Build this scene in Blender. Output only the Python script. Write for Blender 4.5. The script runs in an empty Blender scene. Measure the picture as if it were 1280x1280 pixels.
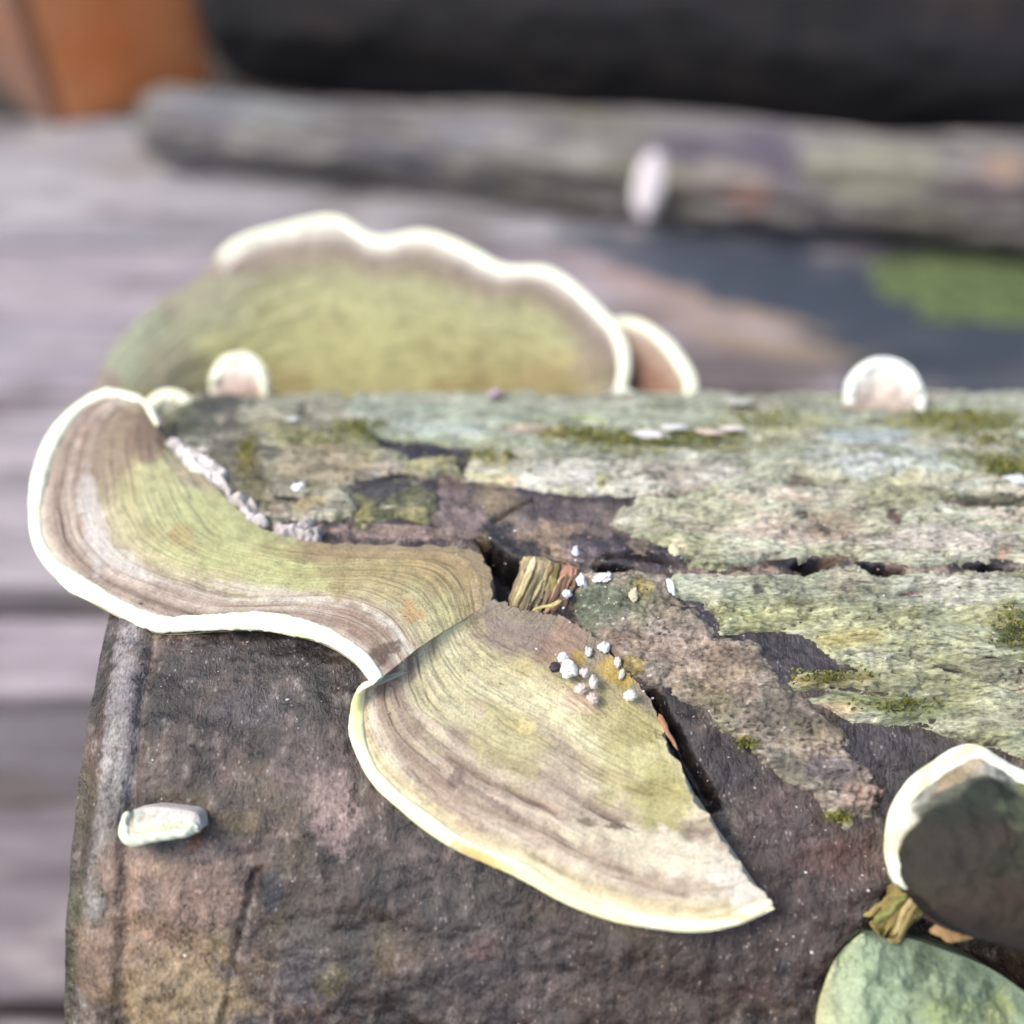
import bpy, math, random
import numpy as np
from mathutils import Vector

# ------------------------------------------------------------------ camera, sky, sun, exposure
SC = bpy.context.scene
R = 0.100                      # radius of the main log (20 cm thick)
AX_Z = 0.100                   # height of its axis above the boards
FOV = math.radians(50.0)
PITCH = math.radians(45.0)     # looking down
D_AX = 0.27
EL = math.radians(60.9)
CAM = np.array([0.0, -D_AX * math.cos(EL), AX_Z + D_AX * math.sin(EL)])
cam_d = bpy.data.cameras.new('camera')
cam = bpy.data.objects.new('camera', cam_d)
SC.collection.objects.link(cam)
cam.location = CAM.tolist()
cam.rotation_euler = (math.pi / 2 - PITCH, 0, 0)
cam_d.sensor_width = 36
cam_d.angle = FOV
cam_d.clip_start = 0.005
cam_d.clip_end = 50
cam_d.dof.use_dof = True
cam_d.dof.focus_distance = 0.172
cam_d.dof.aperture_fstop = 6.2
SC.camera = cam

SUN_EL, SUN_AZ = math.radians(54), math.radians(-112)     # azimuth from +Y, negative = to the left
world = bpy.data.worlds.new('World')
SC.world = world
world.use_nodes = True
wn = world.node_tree
sky = wn.nodes.new('ShaderNodeTexSky')
sky.sky_type = 'NISHITA'
sky.sun_disc = False
sky.sun_elevation = SUN_EL
sky.sun_rotation = SUN_AZ
sky.air_density = 1.0
sky.dust_density = 4.0
sky.ozone_density = 1.0
bg = wn.nodes['Background']
bg.inputs['Strength'].default_value = 0.135
wn.links.new(sky.outputs['Color'], bg.inputs['Color'])
sun_d = bpy.data.lights.new('sun', 'SUN')
sun = bpy.data.objects.new('sun', sun_d)
SC.collection.objects.link(sun)
sun_d.energy = 1.3
sun_d.angle = math.radians(22)
sun_d.color = (1.0, 0.95, 0.88)
sdir = Vector((math.sin(SUN_AZ) * math.cos(SUN_EL), math.cos(SUN_AZ) * math.cos(SUN_EL), math.sin(SUN_EL)))
sun.rotation_euler = sdir.to_track_quat('Z', 'Y').to_euler()
vs = SC.view_settings
vs.view_transform = 'Standard'
vs.look = 'None'
vs.exposure = 1.3
vs.gamma = 1.0
vs.use_curve_mapping = False
SC.render.engine = 'CYCLES'
SC.cycles.use_denoising = True
SC.cycles.max_bounces = 6

# ------------------------------------------------------------------ helpers
rng = np.random.default_rng(7)
random.seed(7)
_PERM = rng.permutation(4096).astype(np.int64)
_ANG = rng.random(4096) * 2 * np.pi
_GX, _GY = np.cos(_ANG).astype(np.float32), np.sin(_ANG).astype(np.float32)


def noise2(x, y, seed=0):
    xi, yi = np.floor(x), np.floor(y)
    fx, fy = (x - xi).astype(np.float32), (y - yi).astype(np.float32)
    xi, yi = xi.astype(np.int64), yi.astype(np.int64)

    def g(i, j, dx, dy):
        h = _PERM[(_PERM[(i + seed * 131) & 4095] + j) & 4095]
        return _GX[h] * dx + _GY[h] * dy
    u = fx * fx * fx * (fx * (fx * 6 - 15) + 10)
    v = fy * fy * fy * (fy * (fy * 6 - 15) + 10)
    a = g(xi, yi, fx, fy) * (1 - u) + g(xi + 1, yi, fx - 1, fy) * u
    b = g(xi, yi + 1, fx, fy - 1) * (1 - u) + g(xi + 1, yi + 1, fx - 1, fy - 1) * u
    return (a * (1 - v) + b * v) * 1.5


def fbm(x, y, octv=4, seed=0, gain=0.5):
    s, a, t = 0, 1.0, 0
    for o in range(octv):
        s = s + a * noise2(x, y, seed + o * 7)
        t += a
        x, y, a = x * 2.03 + 11.3, y * 2.03 + 5.7, a * gain
    return s / t


def sstep(a, b, x):
    t = np.clip((x - a) / (b - a), 0, 1)
    return t * t * (3 - 2 * t)


def lin(c):
    c = np.asarray(c, dtype=np.float64) / 255.0
    return np.where(c <= 0.04045, c / 12.92, ((c + 0.055) / 1.055) ** 2.4)


GAIN = 1.45


def alb(*c):
    """albedo of a surface that shows as this sRGB colour in flat daylight at this exposure"""
    return np.clip(lin(c) / GAIN, 0.002, 0.86)


FPX = 640.0 / math.tan(FOV / 2)
_cp, _sp = math.cos(PITCH), math.sin(PITCH)


def ray(px, py):
    x, y = (px - 640.0) / FPX, (640.0 - py) / FPX
    d = np.array([x, y * _sp + _cp, y * _cp - _sp])
    return d / np.linalg.norm(d)


def hit_plane(px, py, p0, n):
    d = ray(px, py)
    t = np.dot(np.asarray(p0) - CAM, n) / np.dot(d, n)
    return CAM + d * t


def hit_z(px, py, z=0.0):
    return hit_plane(px, py, (0, 0, z), np.array([0, 0, 1.0]))


def hit_log(px, py, r=R):
    """point of the log's round surface under this view ray; past the crest it goes on over the far side"""
    d = ray(px, py)
    oy, oz = CAM[1], CAM[2] - AX_Z
    a = d[1] ** 2 + d[2] ** 2
    b = oy * d[1] + oz * d[2]
    disc = b * b - a * (oy * oy + oz * oz - r * r)
    if disc >= 0:
        t = (-b - math.sqrt(disc)) / a
        return CAM + d * t
    t = -b / a
    p = CAM + d * t
    ang = math.atan2(p[2] - AX_Z, p[1])
    ex = math.hypot(p[2] - AX_Z, p[1]) - r
    ang = math.atan2(math.sin(ang), math.cos(ang)) - ex * 14
    return np.array([p[0], r * math.cos(ang), AX_Z + r * math.sin(ang)])


def log_uv(px, py):
    p = hit_log(px, py)
    return np.array([p[0], R * math.atan2(p[2] - AX_Z, -p[1])])    # arc measured up and over from the near side


def uv_pos(u, v, h):
    a = v / R
    return np.stack([u, -(R + h) * np.cos(a), AX_Z + (R + h) * np.sin(a)], -1)


def poly_sd(P, Q, poly):
    """signed distance, positive inside"""
    poly = np.asarray(poly)
    n = len(poly)
    d2 = np.full(P.shape, 1e9)
    ins = np.zeros(P.shape, bool)
    for i in range(n):
        a, b = poly[i], poly[(i + 1) % n]
        ex, ey = b - a
        wx, wy = P - a[0], Q - a[1]
        t = np.clip((wx * ex + wy * ey) / (ex * ex + ey * ey + 1e-18), 0, 1)
        d2 = np.minimum(d2, (wx - ex * t) ** 2 + (wy - ey * t) ** 2)
        c = ((a[1] <= Q) != (b[1] <= Q)) & (P < ex * (Q - a[1]) / (ey + 1e-18) + a[0])
        ins ^= c
    return np.where(ins, 1, -1) * np.sqrt(d2)


def line_d(P, Q, pts):
    pts = np.asarray(pts)
    d2 = np.full(P.shape, 1e9)
    for a, b in zip(pts[:-1], pts[1:]):
        ex, ey = b - a
        wx, wy = P - a[0], Q - a[1]
        t = np.clip((wx * ex + wy * ey) / (ex * ex + ey * ey + 1e-18), 0, 1)
        d2 = np.minimum(d2, (wx - ex * t) ** 2 + (wy - ey * t) ** 2)
    return np.sqrt(d2)


def paint(col, P, Q, blobs, pm, nz, soft=0.30):
    """stains, growths and some painted shade: (px, py, rx, ry, turn, rgb, strength) laid on the surface"""
    for (px, py, rx, ry, rot, rgb, st) in blobs:
        c = pm(px, py)
        jx = (pm(px + 4, py) - pm(px - 4, py)) / 8
        jy = (pm(px, py + 4) - pm(px, py - 4)) / 8
        M = np.array([[jx[0], jy[0]], [jx[1], jy[1]]])
        if abs(np.linalg.det(M)) < 1e-12:
            continue
        Mi = np.linalg.inv(M)
        ext = 1.6 * max(rx, ry) * max(np.abs(M).sum(1))
        sel = np.nonzero((np.abs(P - c[0]) < ext) & (np.abs(Q - c[1]) < ext))[0]
        if sel.size == 0:
            continue
        dp, dq = P[sel] - c[0], Q[sel] - c[1]
        x, y = Mi[0, 0] * dp + Mi[0, 1] * dq, Mi[1, 0] * dp + Mi[1, 1] * dq
        r = math.radians(rot)
        xr, yr = x * math.cos(r) + y * math.sin(r), -x * math.sin(r) + y * math.cos(r)
        ks = 1.3 / min(rx, ry)
        d = np.sqrt((xr / rx) ** 2 + (yr / ry) ** 2) + nz[sel] * 0.45 + 0.75 * fbm(xr * ks * 0.6 + px, yr * ks + py, 3, 91)
        w = (st * (1 - sstep(1 - soft, 1 + soft, d)))[:, None]
        col[sel] = col[sel] * (1 - w) + alb(*rgb) * w


def desat(c, k):
    g = c @ np.array([0.25, 0.65, 0.10])
    return c * (1 - k) + g[:, None] * k


def mesh_obj(name, V, F, mat, parent=None, col=None, smooth=True):
    me = bpy.data.meshes.new(name)
    V = np.ascontiguousarray(V, dtype=np.float32)
    F = np.ascontiguousarray(F, dtype=np.int32)
    k = F.shape[1]
    me.vertices.add(len(V))
    me.vertices.foreach_set('co', V.ravel())
    me.loops.add(F.size)
    me.loops.foreach_set('vertex_index', F.ravel())
    me.polygons.add(len(F))
    me.polygons.foreach_set('loop_start', np.arange(len(F), dtype=np.int32) * k)
    me.update(calc_edges=True)
    me.polygons.foreach_set('use_smooth', np.full(len(F), smooth))
    if col is not None:
        at = me.attributes.new('Col', 'FLOAT_COLOR', 'POINT')
        c4 = np.ones((len(V), 4), np.float32)
        c4[:, :3] = col
        at.data.foreach_set('color', c4.ravel())
    me.materials.append(mat)
    me.validate()
    o = bpy.data.objects.new(name, me)
    SC.collection.objects.link(o)
    if parent is not None:
        o.parent = parent
    return o


def grid_faces(nu, nv, wrap_v=False):
    i, j = np.meshgrid(np.arange(nu - 1), np.arange(nv if wrap_v else nv - 1), indexing='ij')
    j2 = (j + 1) % nv
    return np.stack([i * nv + j, (i + 1) * nv + j, (i + 1) * nv + j2, i * nv + j2], -1).reshape(-1, 4)


def tag(o, label=None, cat=None, group=None, kind=None):
    if label: o['label'] = label
    if cat: o['category'] = cat
    if group: o['group'] = group
    if kind: o['kind'] = kind
    return o


def empty(name, loc=(0, 0, 0)):
    o = bpy.data.objects.new(name, None)
    SC.collection.objects.link(o)
    o.location = (0, 0, 0)
    o.empty_display_size = 0.01
    return o


def spline(pts, n):
    """Catmull-Rom through pts, resampled evenly along its length"""
    p = np.asarray(pts, dtype=float)
    p = np.vstack([2 * p[0] - p[1], p, 2 * p[-1] - p[-2]])
    out = []
    for i in range(1, len(p) - 2):
        t = np.linspace(0, 1, 24, endpoint=False)[:, None]
        a, b, c, d = p[i - 1], p[i], p[i + 1], p[i + 2]
        out.append(0.5 * (2 * b + (c - a) * t + (2 * a - 5 * b + 4 * c - d) * t ** 2 + (3 * b - a - 3 * c + d) * t ** 3))
    out = np.vstack(out + [p[-2][None]])
    L = np.concatenate([[0], np.cumsum(np.linalg.norm(np.diff(out, axis=0), axis=1))])
    s = np.linspace(0, L[-1], n)
    return np.stack([np.interp(s, L, out[:, k]) for k in range(out.shape[1])], -1)


# ------------------------------------------------------------------ materials
def surf_mat(name, rough=0.7, stretch=(1, 1, 1), fine=1400, mid=300, var=0.35, bump=0.4, bdist=0.0006,
             spec=0.4, speck=0.0, colour=None, sss=0.0, rough_var=0.15, hue=0.0):
    """base colour from the surface's painted colour map (or one colour), broken up by procedural grain, with fine relief"""
    m = bpy.data.materials.new(name)
    m.use_nodes = True
    nt = m.node_tree
    N, L = nt.nodes.new, nt.links.new
    b = nt.nodes['Principled BSDF']
    tc = N('ShaderNodeTexCoord')
    mp = N('ShaderNodeMapping')
    mp.inputs['Scale'].default_value = stretch
    L(tc.outputs['Object'], mp.inputs['Vector'])

    def nz(scale, detail, rgh=0.6):
        n = N('ShaderNodeTexNoise')
        n.inputs['Scale'].default_value = scale
        n.inputs['Detail'].default_value = detail
        n.inputs['Roughness'].default_value = rgh
        L(mp.outputs['Vector'], n.inputs['Vector'])
        return n
    n1, n2 = nz(fine, 5, 0.65), nz(mid, 4)
    if colour is None:
        a = N('ShaderNodeAttribute')
        a.attribute_name = 'Col'
        base = a.outputs['Color']
    else:
        rg = N('ShaderNodeRGB')
        rg.outputs[0].default_value = (*colour, 1)
        base = rg.outputs[0]

    def math_(op, a, b_, clamp=False):
        q = N('ShaderNodeMath')
        q.operation = op
        q.use_clamp = clamp
        for k, x in enumerate((a, b_)):
            if isinstance(x, (int, float)):
                q.inputs[k].default_value = x
            else:
                L(x, q.inputs[k])
        return q.outputs[0]
    # value factor = 1 + var*((n1-.5)*2 + (n2-.5)*1.6)
    f1 = math_('MULTIPLY', math_('SUBTRACT', n1.outputs['Fac'], 0.5), 3.2 * var)
    f2 = math_('MULTIPLY', math_('SUBTRACT', n2.outputs['Fac'], 0.5), 2.2 * var)
    f = math_('ADD', math_('ADD', f1, f2), 1.0)
    hs = N('ShaderNodeHueSaturation')
    L(base, hs.inputs['Color'])
    L(f, hs.inputs['Value'])
    if hue:
        L(math_('ADD', math_('MULTIPLY', math_('SUBTRACT', n2.outputs['Fac'], 0.5), hue), 0.5), hs.inputs['Hue'])
    outc = hs.outputs['Color']
    if speck:
        v = N('ShaderNodeTexVoronoi')
        v.inputs['Scale'].default_value = fine * 0.55
        L(mp.outputs['Vector'], v.inputs['Vector'])
        k = math_('MULTIPLY', math_('LESS_THAN', v.outputs['Distance'], 0.22), 1.0)
        sel = math_('GREATER_THAN', n2.outputs['Fac'], 0.56)
        mx = N('ShaderNodeMix')
        mx.data_type = 'RGBA'
        L(math_('MULTIPLY', math_('MULTIPLY', k, sel), speck), mx.inputs[0])
        L(outc, mx.inputs[6])
        mx.inputs[7].default_value = (0.55, 0.53, 0.50, 1)
        outc = mx.outputs[2]
    L(outc, b.inputs['Base Color'])
    L(math_('ADD', math_('MULTIPLY', math_('SUBTRACT', n2.outputs['Fac'], 0.5), 2 * rough_var), rough, True), b.inputs['Roughness'])
    b.inputs['Specular IOR Level'].default_value = spec
    if sss:
        b.inputs['Subsurface Weight'].default_value = sss
        b.inputs['Subsurface Radius'].default_value = (0.0018, 0.0014, 0.0008)
        b.inputs['Subsurface Scale'].default_value = 1.0
    bp = N('ShaderNodeBump')
    bp.inputs['Strength'].default_value = bump
    bp.inputs['Distance'].default_value = bdist
    hgt = math_('ADD', n1.outputs['Fac'], math_('MULTIPLY', n2.outputs['Fac'], 1.2))
    L(hgt, bp.inputs['Height'])
    L(bp.outputs['Normal'], b.inputs['Normal'])
    return m


M_WOOD = surf_mat('damp_wood', 0.30, (1, 0.6, 0.6), 2300, 420, 1.15, 1.0, 0.00030, 0.42, speck=0.2)
M_BARK = surf_mat('lichen_bark', 0.85, (0.3, 1, 1), 2200, 520, 0.95, 1.0, 0.00045, 0.25)
M_BROWN = surf_mat('inner_bark', 0.7, (0.8, 1, 1), 1500, 380, 0.9, 1.0, 0.0005, 0.35, speck=0.3)
M_END = surf_mat('cut_end_wood', 0.8, (1, 1, 1), 700, 120, 0.4, 0.6, 0.0008, 0.3)
M_CAP = surf_mat('fungus_cap', 0.85, (1, 1, 1), 2400, 420, 0.42, 0.8, 0.0003, 0.2)
M_RIM = surf_mat('fungus_margin', 0.75, (1, 1, 1), 1600, 300, 0.06, 0.35, 0.0002, 0.3, sss=0.5)
M_PORE = surf_mat('fungus_pores', 0.85, (1, 1, 1), 2200, 500, 0.15, 0.5, 0.0004, 0.2)
M_GRAN = surf_mat('white_granule', 0.55, (1, 1, 1), 900, 300, 0.06, 0.25, 0.0003, 0.4, sss=0.2)
M_SPL = surf_mat('splintered_wood', 0.8, (1, 1, 1), 1500, 300, 0.35, 0.5, 0.0005, 0.3)
M_BOARD = surf_mat('weathered_board', 0.75, (0.12, 1, 1), 260, 40, 0.35, 0.6, 0.0015, 0.3)
M_LOGB = surf_mat('weathered_log', 0.8, (0.4, 1, 1), 260, 50, 0.35, 0.6, 0.003, 0.3)
M_BLOCK = surf_mat('terracotta', 0.8, (1, 1, 1), 120, 25, 0.25, 0.3, 0.002, 0.3)
M_MOSS = surf_mat('moss', 0.9, (1, 1, 1), 900, 120, 0.5, 0.9, 0.002, 0.2)
M_SOIL = surf_mat('soil', 0.95, (1, 1, 1), 200, 30, 0.5, 0.8, 0.004, 0.2, colour=(0.035, 0.028, 0.022))

# ------------------------------------------------------------------ the main log
LOG = tag(empty('fallen_log'), 'mossy round log carrying the pale-rimmed bracket fungi, lying across the foreground', 'log')


def uvp(pts):
    return np.array([log_uv(*p) for p in pts])


def end_u(v):
    """where the sawn end lies along the log, slightly skew"""
    return -0.0665 - 0.010 * sstep(0.150, 0.225, v) + 0.0003 * noise2(v * 120, v * 0 + 3.1, 5)


HOLES = [  # rotten pits: outline, depth
    ([(590, 668), (606, 668), (640, 697), (700, 700), (722, 706), (715, 730), (690, 768), (640, 768), (618, 770), (606, 740), (604, 700)], 0.0075),
    ([(735, 706), (760, 703), (795, 710), (800, 722), (770, 722), (745, 716)], 0.004),
    ([(800, 862), (822, 862), (850, 905), (880, 960), (905, 1010), (880, 1020), (850, 960), (815, 900)], 0.004),
    ([(1110, 1110), (1180, 1130), (1300, 1170), (1300, 1250), (1200, 1225), (1120, 1175), (1085, 1165)], 0.012),
    ([(986, 707), (1000, 696), (1046, 694), (1066, 699), (1036, 705), (1028, 715), (996, 719)], 0.005),
    ([(1072, 703), (1110, 703), (1142, 713), (1120, 719), (1085, 715)], 0.005),
    ([(1196, 703), (1240, 702), (1272, 712), (1230, 717)], 0.005),
    ([(740, 690), (800, 684), (850, 696), (860, 708), (800, 704)], 0.0025),
    ([(372, 515), (382, 509), (394, 522), (388, 529), (378, 524)], 0.003),
    ([(310, 1085), (332, 1080), (330, 1120), (300, 1200), (285, 1290), (268, 1290), (285, 1190)], 0.0010),
]
HOLES = [(uvp(p), d) for p, d in HOLES]
CRACKS = [  # polyline, depth, half width
    ([(617, 650), (633, 641), (650, 630), (668, 623)], 0.0016, 0.0004),
    ([(440, 655), (500, 662), (560, 664), (600, 672)], 0.0010, 0.0005),
    ([(480, 640), (520, 650), (560, 655)], 0.0008, 0.0004),
    ([(690, 690), (730, 700), (800, 690), (860, 708)], 0.0012, 0.0006),
]
CRACKS = [(uvp(p), d, w) for p, d, w in CRACKS]


def wood_h(u, v):
    h = 0.0016 * fbm(u * 22, v * 30, 3, 1) + 0.0007 * fbm(u * 90, v * 160, 3, 2)
    h = h + 0.00030 * fbm(u * 420, v * 420, 4, 3, 0.6)
    # ridged bumps over the damp flank
    fl = 1 - sstep(0.105, 0.135, v)
    h = h + fl * (0.0006 * (np.abs(fbm(u * 130, v * 110, 3, 9)) - 0.3) + 0.00022 * fbm(u * 330, v * 260, 3, 10))
    # the band between bracket and bark swells a little
    h = h + 0.0010 * np.exp(-((u - 0.004) / 0.014) ** 2 - ((v - 0.1515) / 0.006) ** 2)
    return h


def wood_full(u, v):
    h = wood_h(u, v)
    wz = 0.0009 * fbm(u * 260, v * 260, 2, 21)
    for poly, dep in HOLES:
        c = poly.mean(0)
        r = np.abs(poly - c).max() + 0.004
        s = (np.abs(u - c[0]) < r) & (np.abs(v - c[1]) < r)
        if s.any():
            sd = poly_sd(u[s], v[s], poly) + wz[s]
            h[s] = h[s] - dep * sstep(-0.0002, 0.0016, sd)
    for pts, dep, w in CRACKS:
        c = pts.mean(0)
        r = np.abs(pts - c).max() + 0.003
        s = (np.abs(u - c[0]) < r) & (np.abs(v - c[1]) < r)
        if s.any():
            d = line_d(u[s], v[s], pts) + wz[s] * 0.4
            h[s] = h[s] - dep * (1 - sstep(w * 0.5, w * 1.6, d))
    return h


us = np.concatenate([np.linspace(0, 0.196, 640), 0.196 + np.linspace(0.004, 0.37, 60)])      # distance from the sawn end
V0, V1 = R * math.radians(33), R * math.radians(142)
vsn = np.concatenate([np.linspace(V0, V1, 620), np.linspace(V1, V0 + 2 * math.pi * R, 90)[1:-1]])
U, Vv = np.meshgrid(us, vsn, indexing='ij')
vmod = Vv.copy()
Uw = U + end_u(vmod)
u, v = Uw.ravel(), vmod.ravel()
h = wood_full(u, v)
edge = U.ravel()
h = h - 0.0035 * (1 - sstep(0, 0.0075, edge)) ** 1.6 * (1.0 + 0.10 * noise2(v * 90, edge * 60, 31))
h = h - 0.0009 * np.exp(-((edge - 0.0095 + 0.0008 * noise2(v * 90, v * 0, 32)) / 0.0011) ** 2)
pos = uv_pos(u, v, h)
# colours of the bare wood, with some shade painted in
nzA = fbm(u * 160, v * 160, 4, 40)
nzB = fbm(u * 45, v * 60, 3, 44)
nzC = fbm(u * 500, v * 300, 3, 47)
col = np.empty((u.size, 3))
dark, mauve, grey = alb(48, 42, 39), alb(116, 97, 87), alb(160, 148, 138)
w = sstep(-0.35, 0.45, nzA + 0.5 * nzB)[:, None]
col[:] = dark * (1 - w) + mauve * w
w = sstep(0.12, 0.5, nzC + 0.5 * nzA)[:, None] * 0.8
col[:] = col * (1 - w) + grey * w
w = sstep(0.15, 0.55, nzB)[:, None] * 0.45
col[:] = col * (1 - w) + alb(120, 108, 74) * w
WOOD_BLOBS = [
    (150, 880, 18, 140, 4, (176, 170, 172), .9), (133, 1010, 16, 140, 8, (172, 166, 162), .9), (110, 1150, 15, 140, 10, (164, 160, 152), .85), (170, 880, 10, 120, 6, (130, 124, 128), .6),
    (95, 1000, 22, 60, 8, (96, 86, 66), .8), (100, 860, 22, 50, 3, (70, 62, 56), .8), (75, 1180, 22, 110, 8, (110, 108, 82), .7),
    (180, 1170, 80, 90, 10, (184, 154, 128), .85), (220, 1240, 90, 60, 0, (178, 156, 118), .8), (250, 1110, 60, 45, 0, (164, 136, 120), .7), (160, 1090, 40, 50, 0, (176, 148, 128), .7),
    (240, 1060, 70, 22, 0, (96, 84, 86), .6), (420, 1010, 30, 50, -20, (190, 164, 156), .8), (520, 1090, 50, 30, 30, (150, 132, 124), .5), (700, 1240, 60, 30, 0, (140, 122, 116), .5), (380, 960, 40, 40, 0, (140, 122, 118), .5),
    (300, 830, 110, 35, 0, (66, 60, 64), .6), (330, 880, 60, 25, 0, (120, 112, 116), .5), (390, 890, 35, 30, 0, (56, 56, 50), .7),
    (180, 770, 60, 18, 0, (92, 84, 88), .6), (300, 1025, 28, 14, 0, (128, 108, 60), .45), (245, 1052, 10, 12, 0, (120, 66, 40), .85),
    (340, 1110, 14, 22, 20, (50, 50, 66), .8), (420, 1190, 60, 60, 30, (86, 84, 84), .5), (415, 1225, 18, 24, 0, (138, 130, 70), .35),
    (480, 1190, 14, 34, -10, (146, 130, 82), .35), (600, 1185, 22, 14, 0, (160, 112, 98), .6), (370, 1210, 30, 50, 20, (110, 106, 108), .5),
    (640, 1220, 170, 60, 0, (92, 84, 86), .5), (560, 1120, 80, 50, 30, (84, 80, 84), .5),
    (830, 1230, 130, 80, 0, (104, 84, 68), .75), (930, 1180, 90, 60, 0, (92, 74, 66), .7), (1000, 1110, 110, 60, 30, (84, 68, 64), .8),
    (980, 1020, 90, 60, 40, (96, 78, 76), .7), (1060, 1070, 60, 30, 0, (116, 80, 66), .5), (880, 1010, 22, 80, -30, (44, 40, 46), .8),
    (900, 940, 40, 50, -30, (58, 52, 58), .7), (978, 1207, 12, 14, 0, (44, 42, 46), .85), (1010, 1250, 14, 30, 10, (50, 42, 38), .8),  # dark ones along the fan's right edge paint its shadow
    (840, 900, 30, 40, -30, (36, 34, 40), .8), (1090, 1190, 40, 40, 0, (40, 34, 32), .8),  # shade by the fan and under the crusted bracket, painted in
    # bared strip between the bark plates
    (690, 640, 150, 34, 4, (112, 100, 96), .8), (620, 625, 30, 22, 10, (172, 152, 122), .85), (690, 672, 60, 22, 14, (180, 156, 130), .9),
    (640, 655, 40, 14, 0, (120, 112, 108), .6), (570, 640, 36, 26, 0, (150, 132, 128), .8), (705, 638, 40, 12, 5, (96, 82, 84), .7),
    (790, 690, 80, 20, 10, (62, 56, 64), .9), (740, 615, 110, 10, 3, (66, 60, 74), .85), (525, 565, 60, 14, 0, (70, 64, 76), .9),
    (500, 664, 80, 9, 4, (176, 152, 142), .8), (460, 625, 50, 26, 0, (66, 62, 68), .8), (835, 668, 50, 14, 15, (70, 60, 72), .9),
    (635, 700, 36, 50, -20, (30, 28, 34), .9), (770, 714, 30, 10, 0, (22, 24, 28), .9),  # near-black blobs paint the shade in the pit and slit
    (980, 822, 110, 36, 8, (72, 68, 76), .92), (870, 770, 36, 26, 30, (72, 68, 88), .85), (1110, 945, 80, 36, 8, (84, 80, 86), .92),
    (1060, 935, 30, 30, 0, (60, 54, 74), .7), (1010, 705, 30, 12, 0, (40, 38, 48), .95), (1090, 712, 40, 12, 8, (48, 46, 56), .95), (1230, 708, 40, 12, 3, (42, 42, 50), .95),  # the darkest ones paint the shade inside the crevices
    (720, 690, 18, 14, 0, (130, 116, 122), .6), (600, 720, 14, 46, 0, (140, 118, 84), .7),
]
paint(col, u, v, WOOD_BLOBS, log_uv, nzA)
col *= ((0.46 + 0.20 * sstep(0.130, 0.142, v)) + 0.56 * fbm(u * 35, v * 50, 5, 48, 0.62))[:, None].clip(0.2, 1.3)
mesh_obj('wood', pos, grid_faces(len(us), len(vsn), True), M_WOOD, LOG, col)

# sawn end with growth rings
nr, na = 40, len(vsn)
ring = pos.reshape(len(us), na, 3)[0]
cen = np.array([ring[:, 0].mean() + 0.0, 0.0, AX_Z])
f = np.linspace(1, 0.0, nr)[:, None, None]
ev = cen + (ring[None] - cen) * f
rad = f[:, :, 0] * np.ones((1, na))
ang = np.ones((nr, 1)) * (vsn / R)[None]
ev[..., 0] += 0.0010 * fbm(rad * 30, np.sin(ang) * 2, 3, 50) * (rad < 0.985)
rc = 0.5 + 0.5 * np.sin(rad * 90 + 3 * fbm(rad * 4, np.cos(ang) * 2, 2, 51))
ec = (alb(150, 132, 110) * rc[..., None] + alb(104, 90, 76) * (1 - rc[..., None])).reshape(-1, 3)
mesh_obj('cut_end', ev.reshape(-1, 3), grid_faces(nr, na, True)[:, ::-1], M_END, LOG, ec)


PLATES = []


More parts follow.
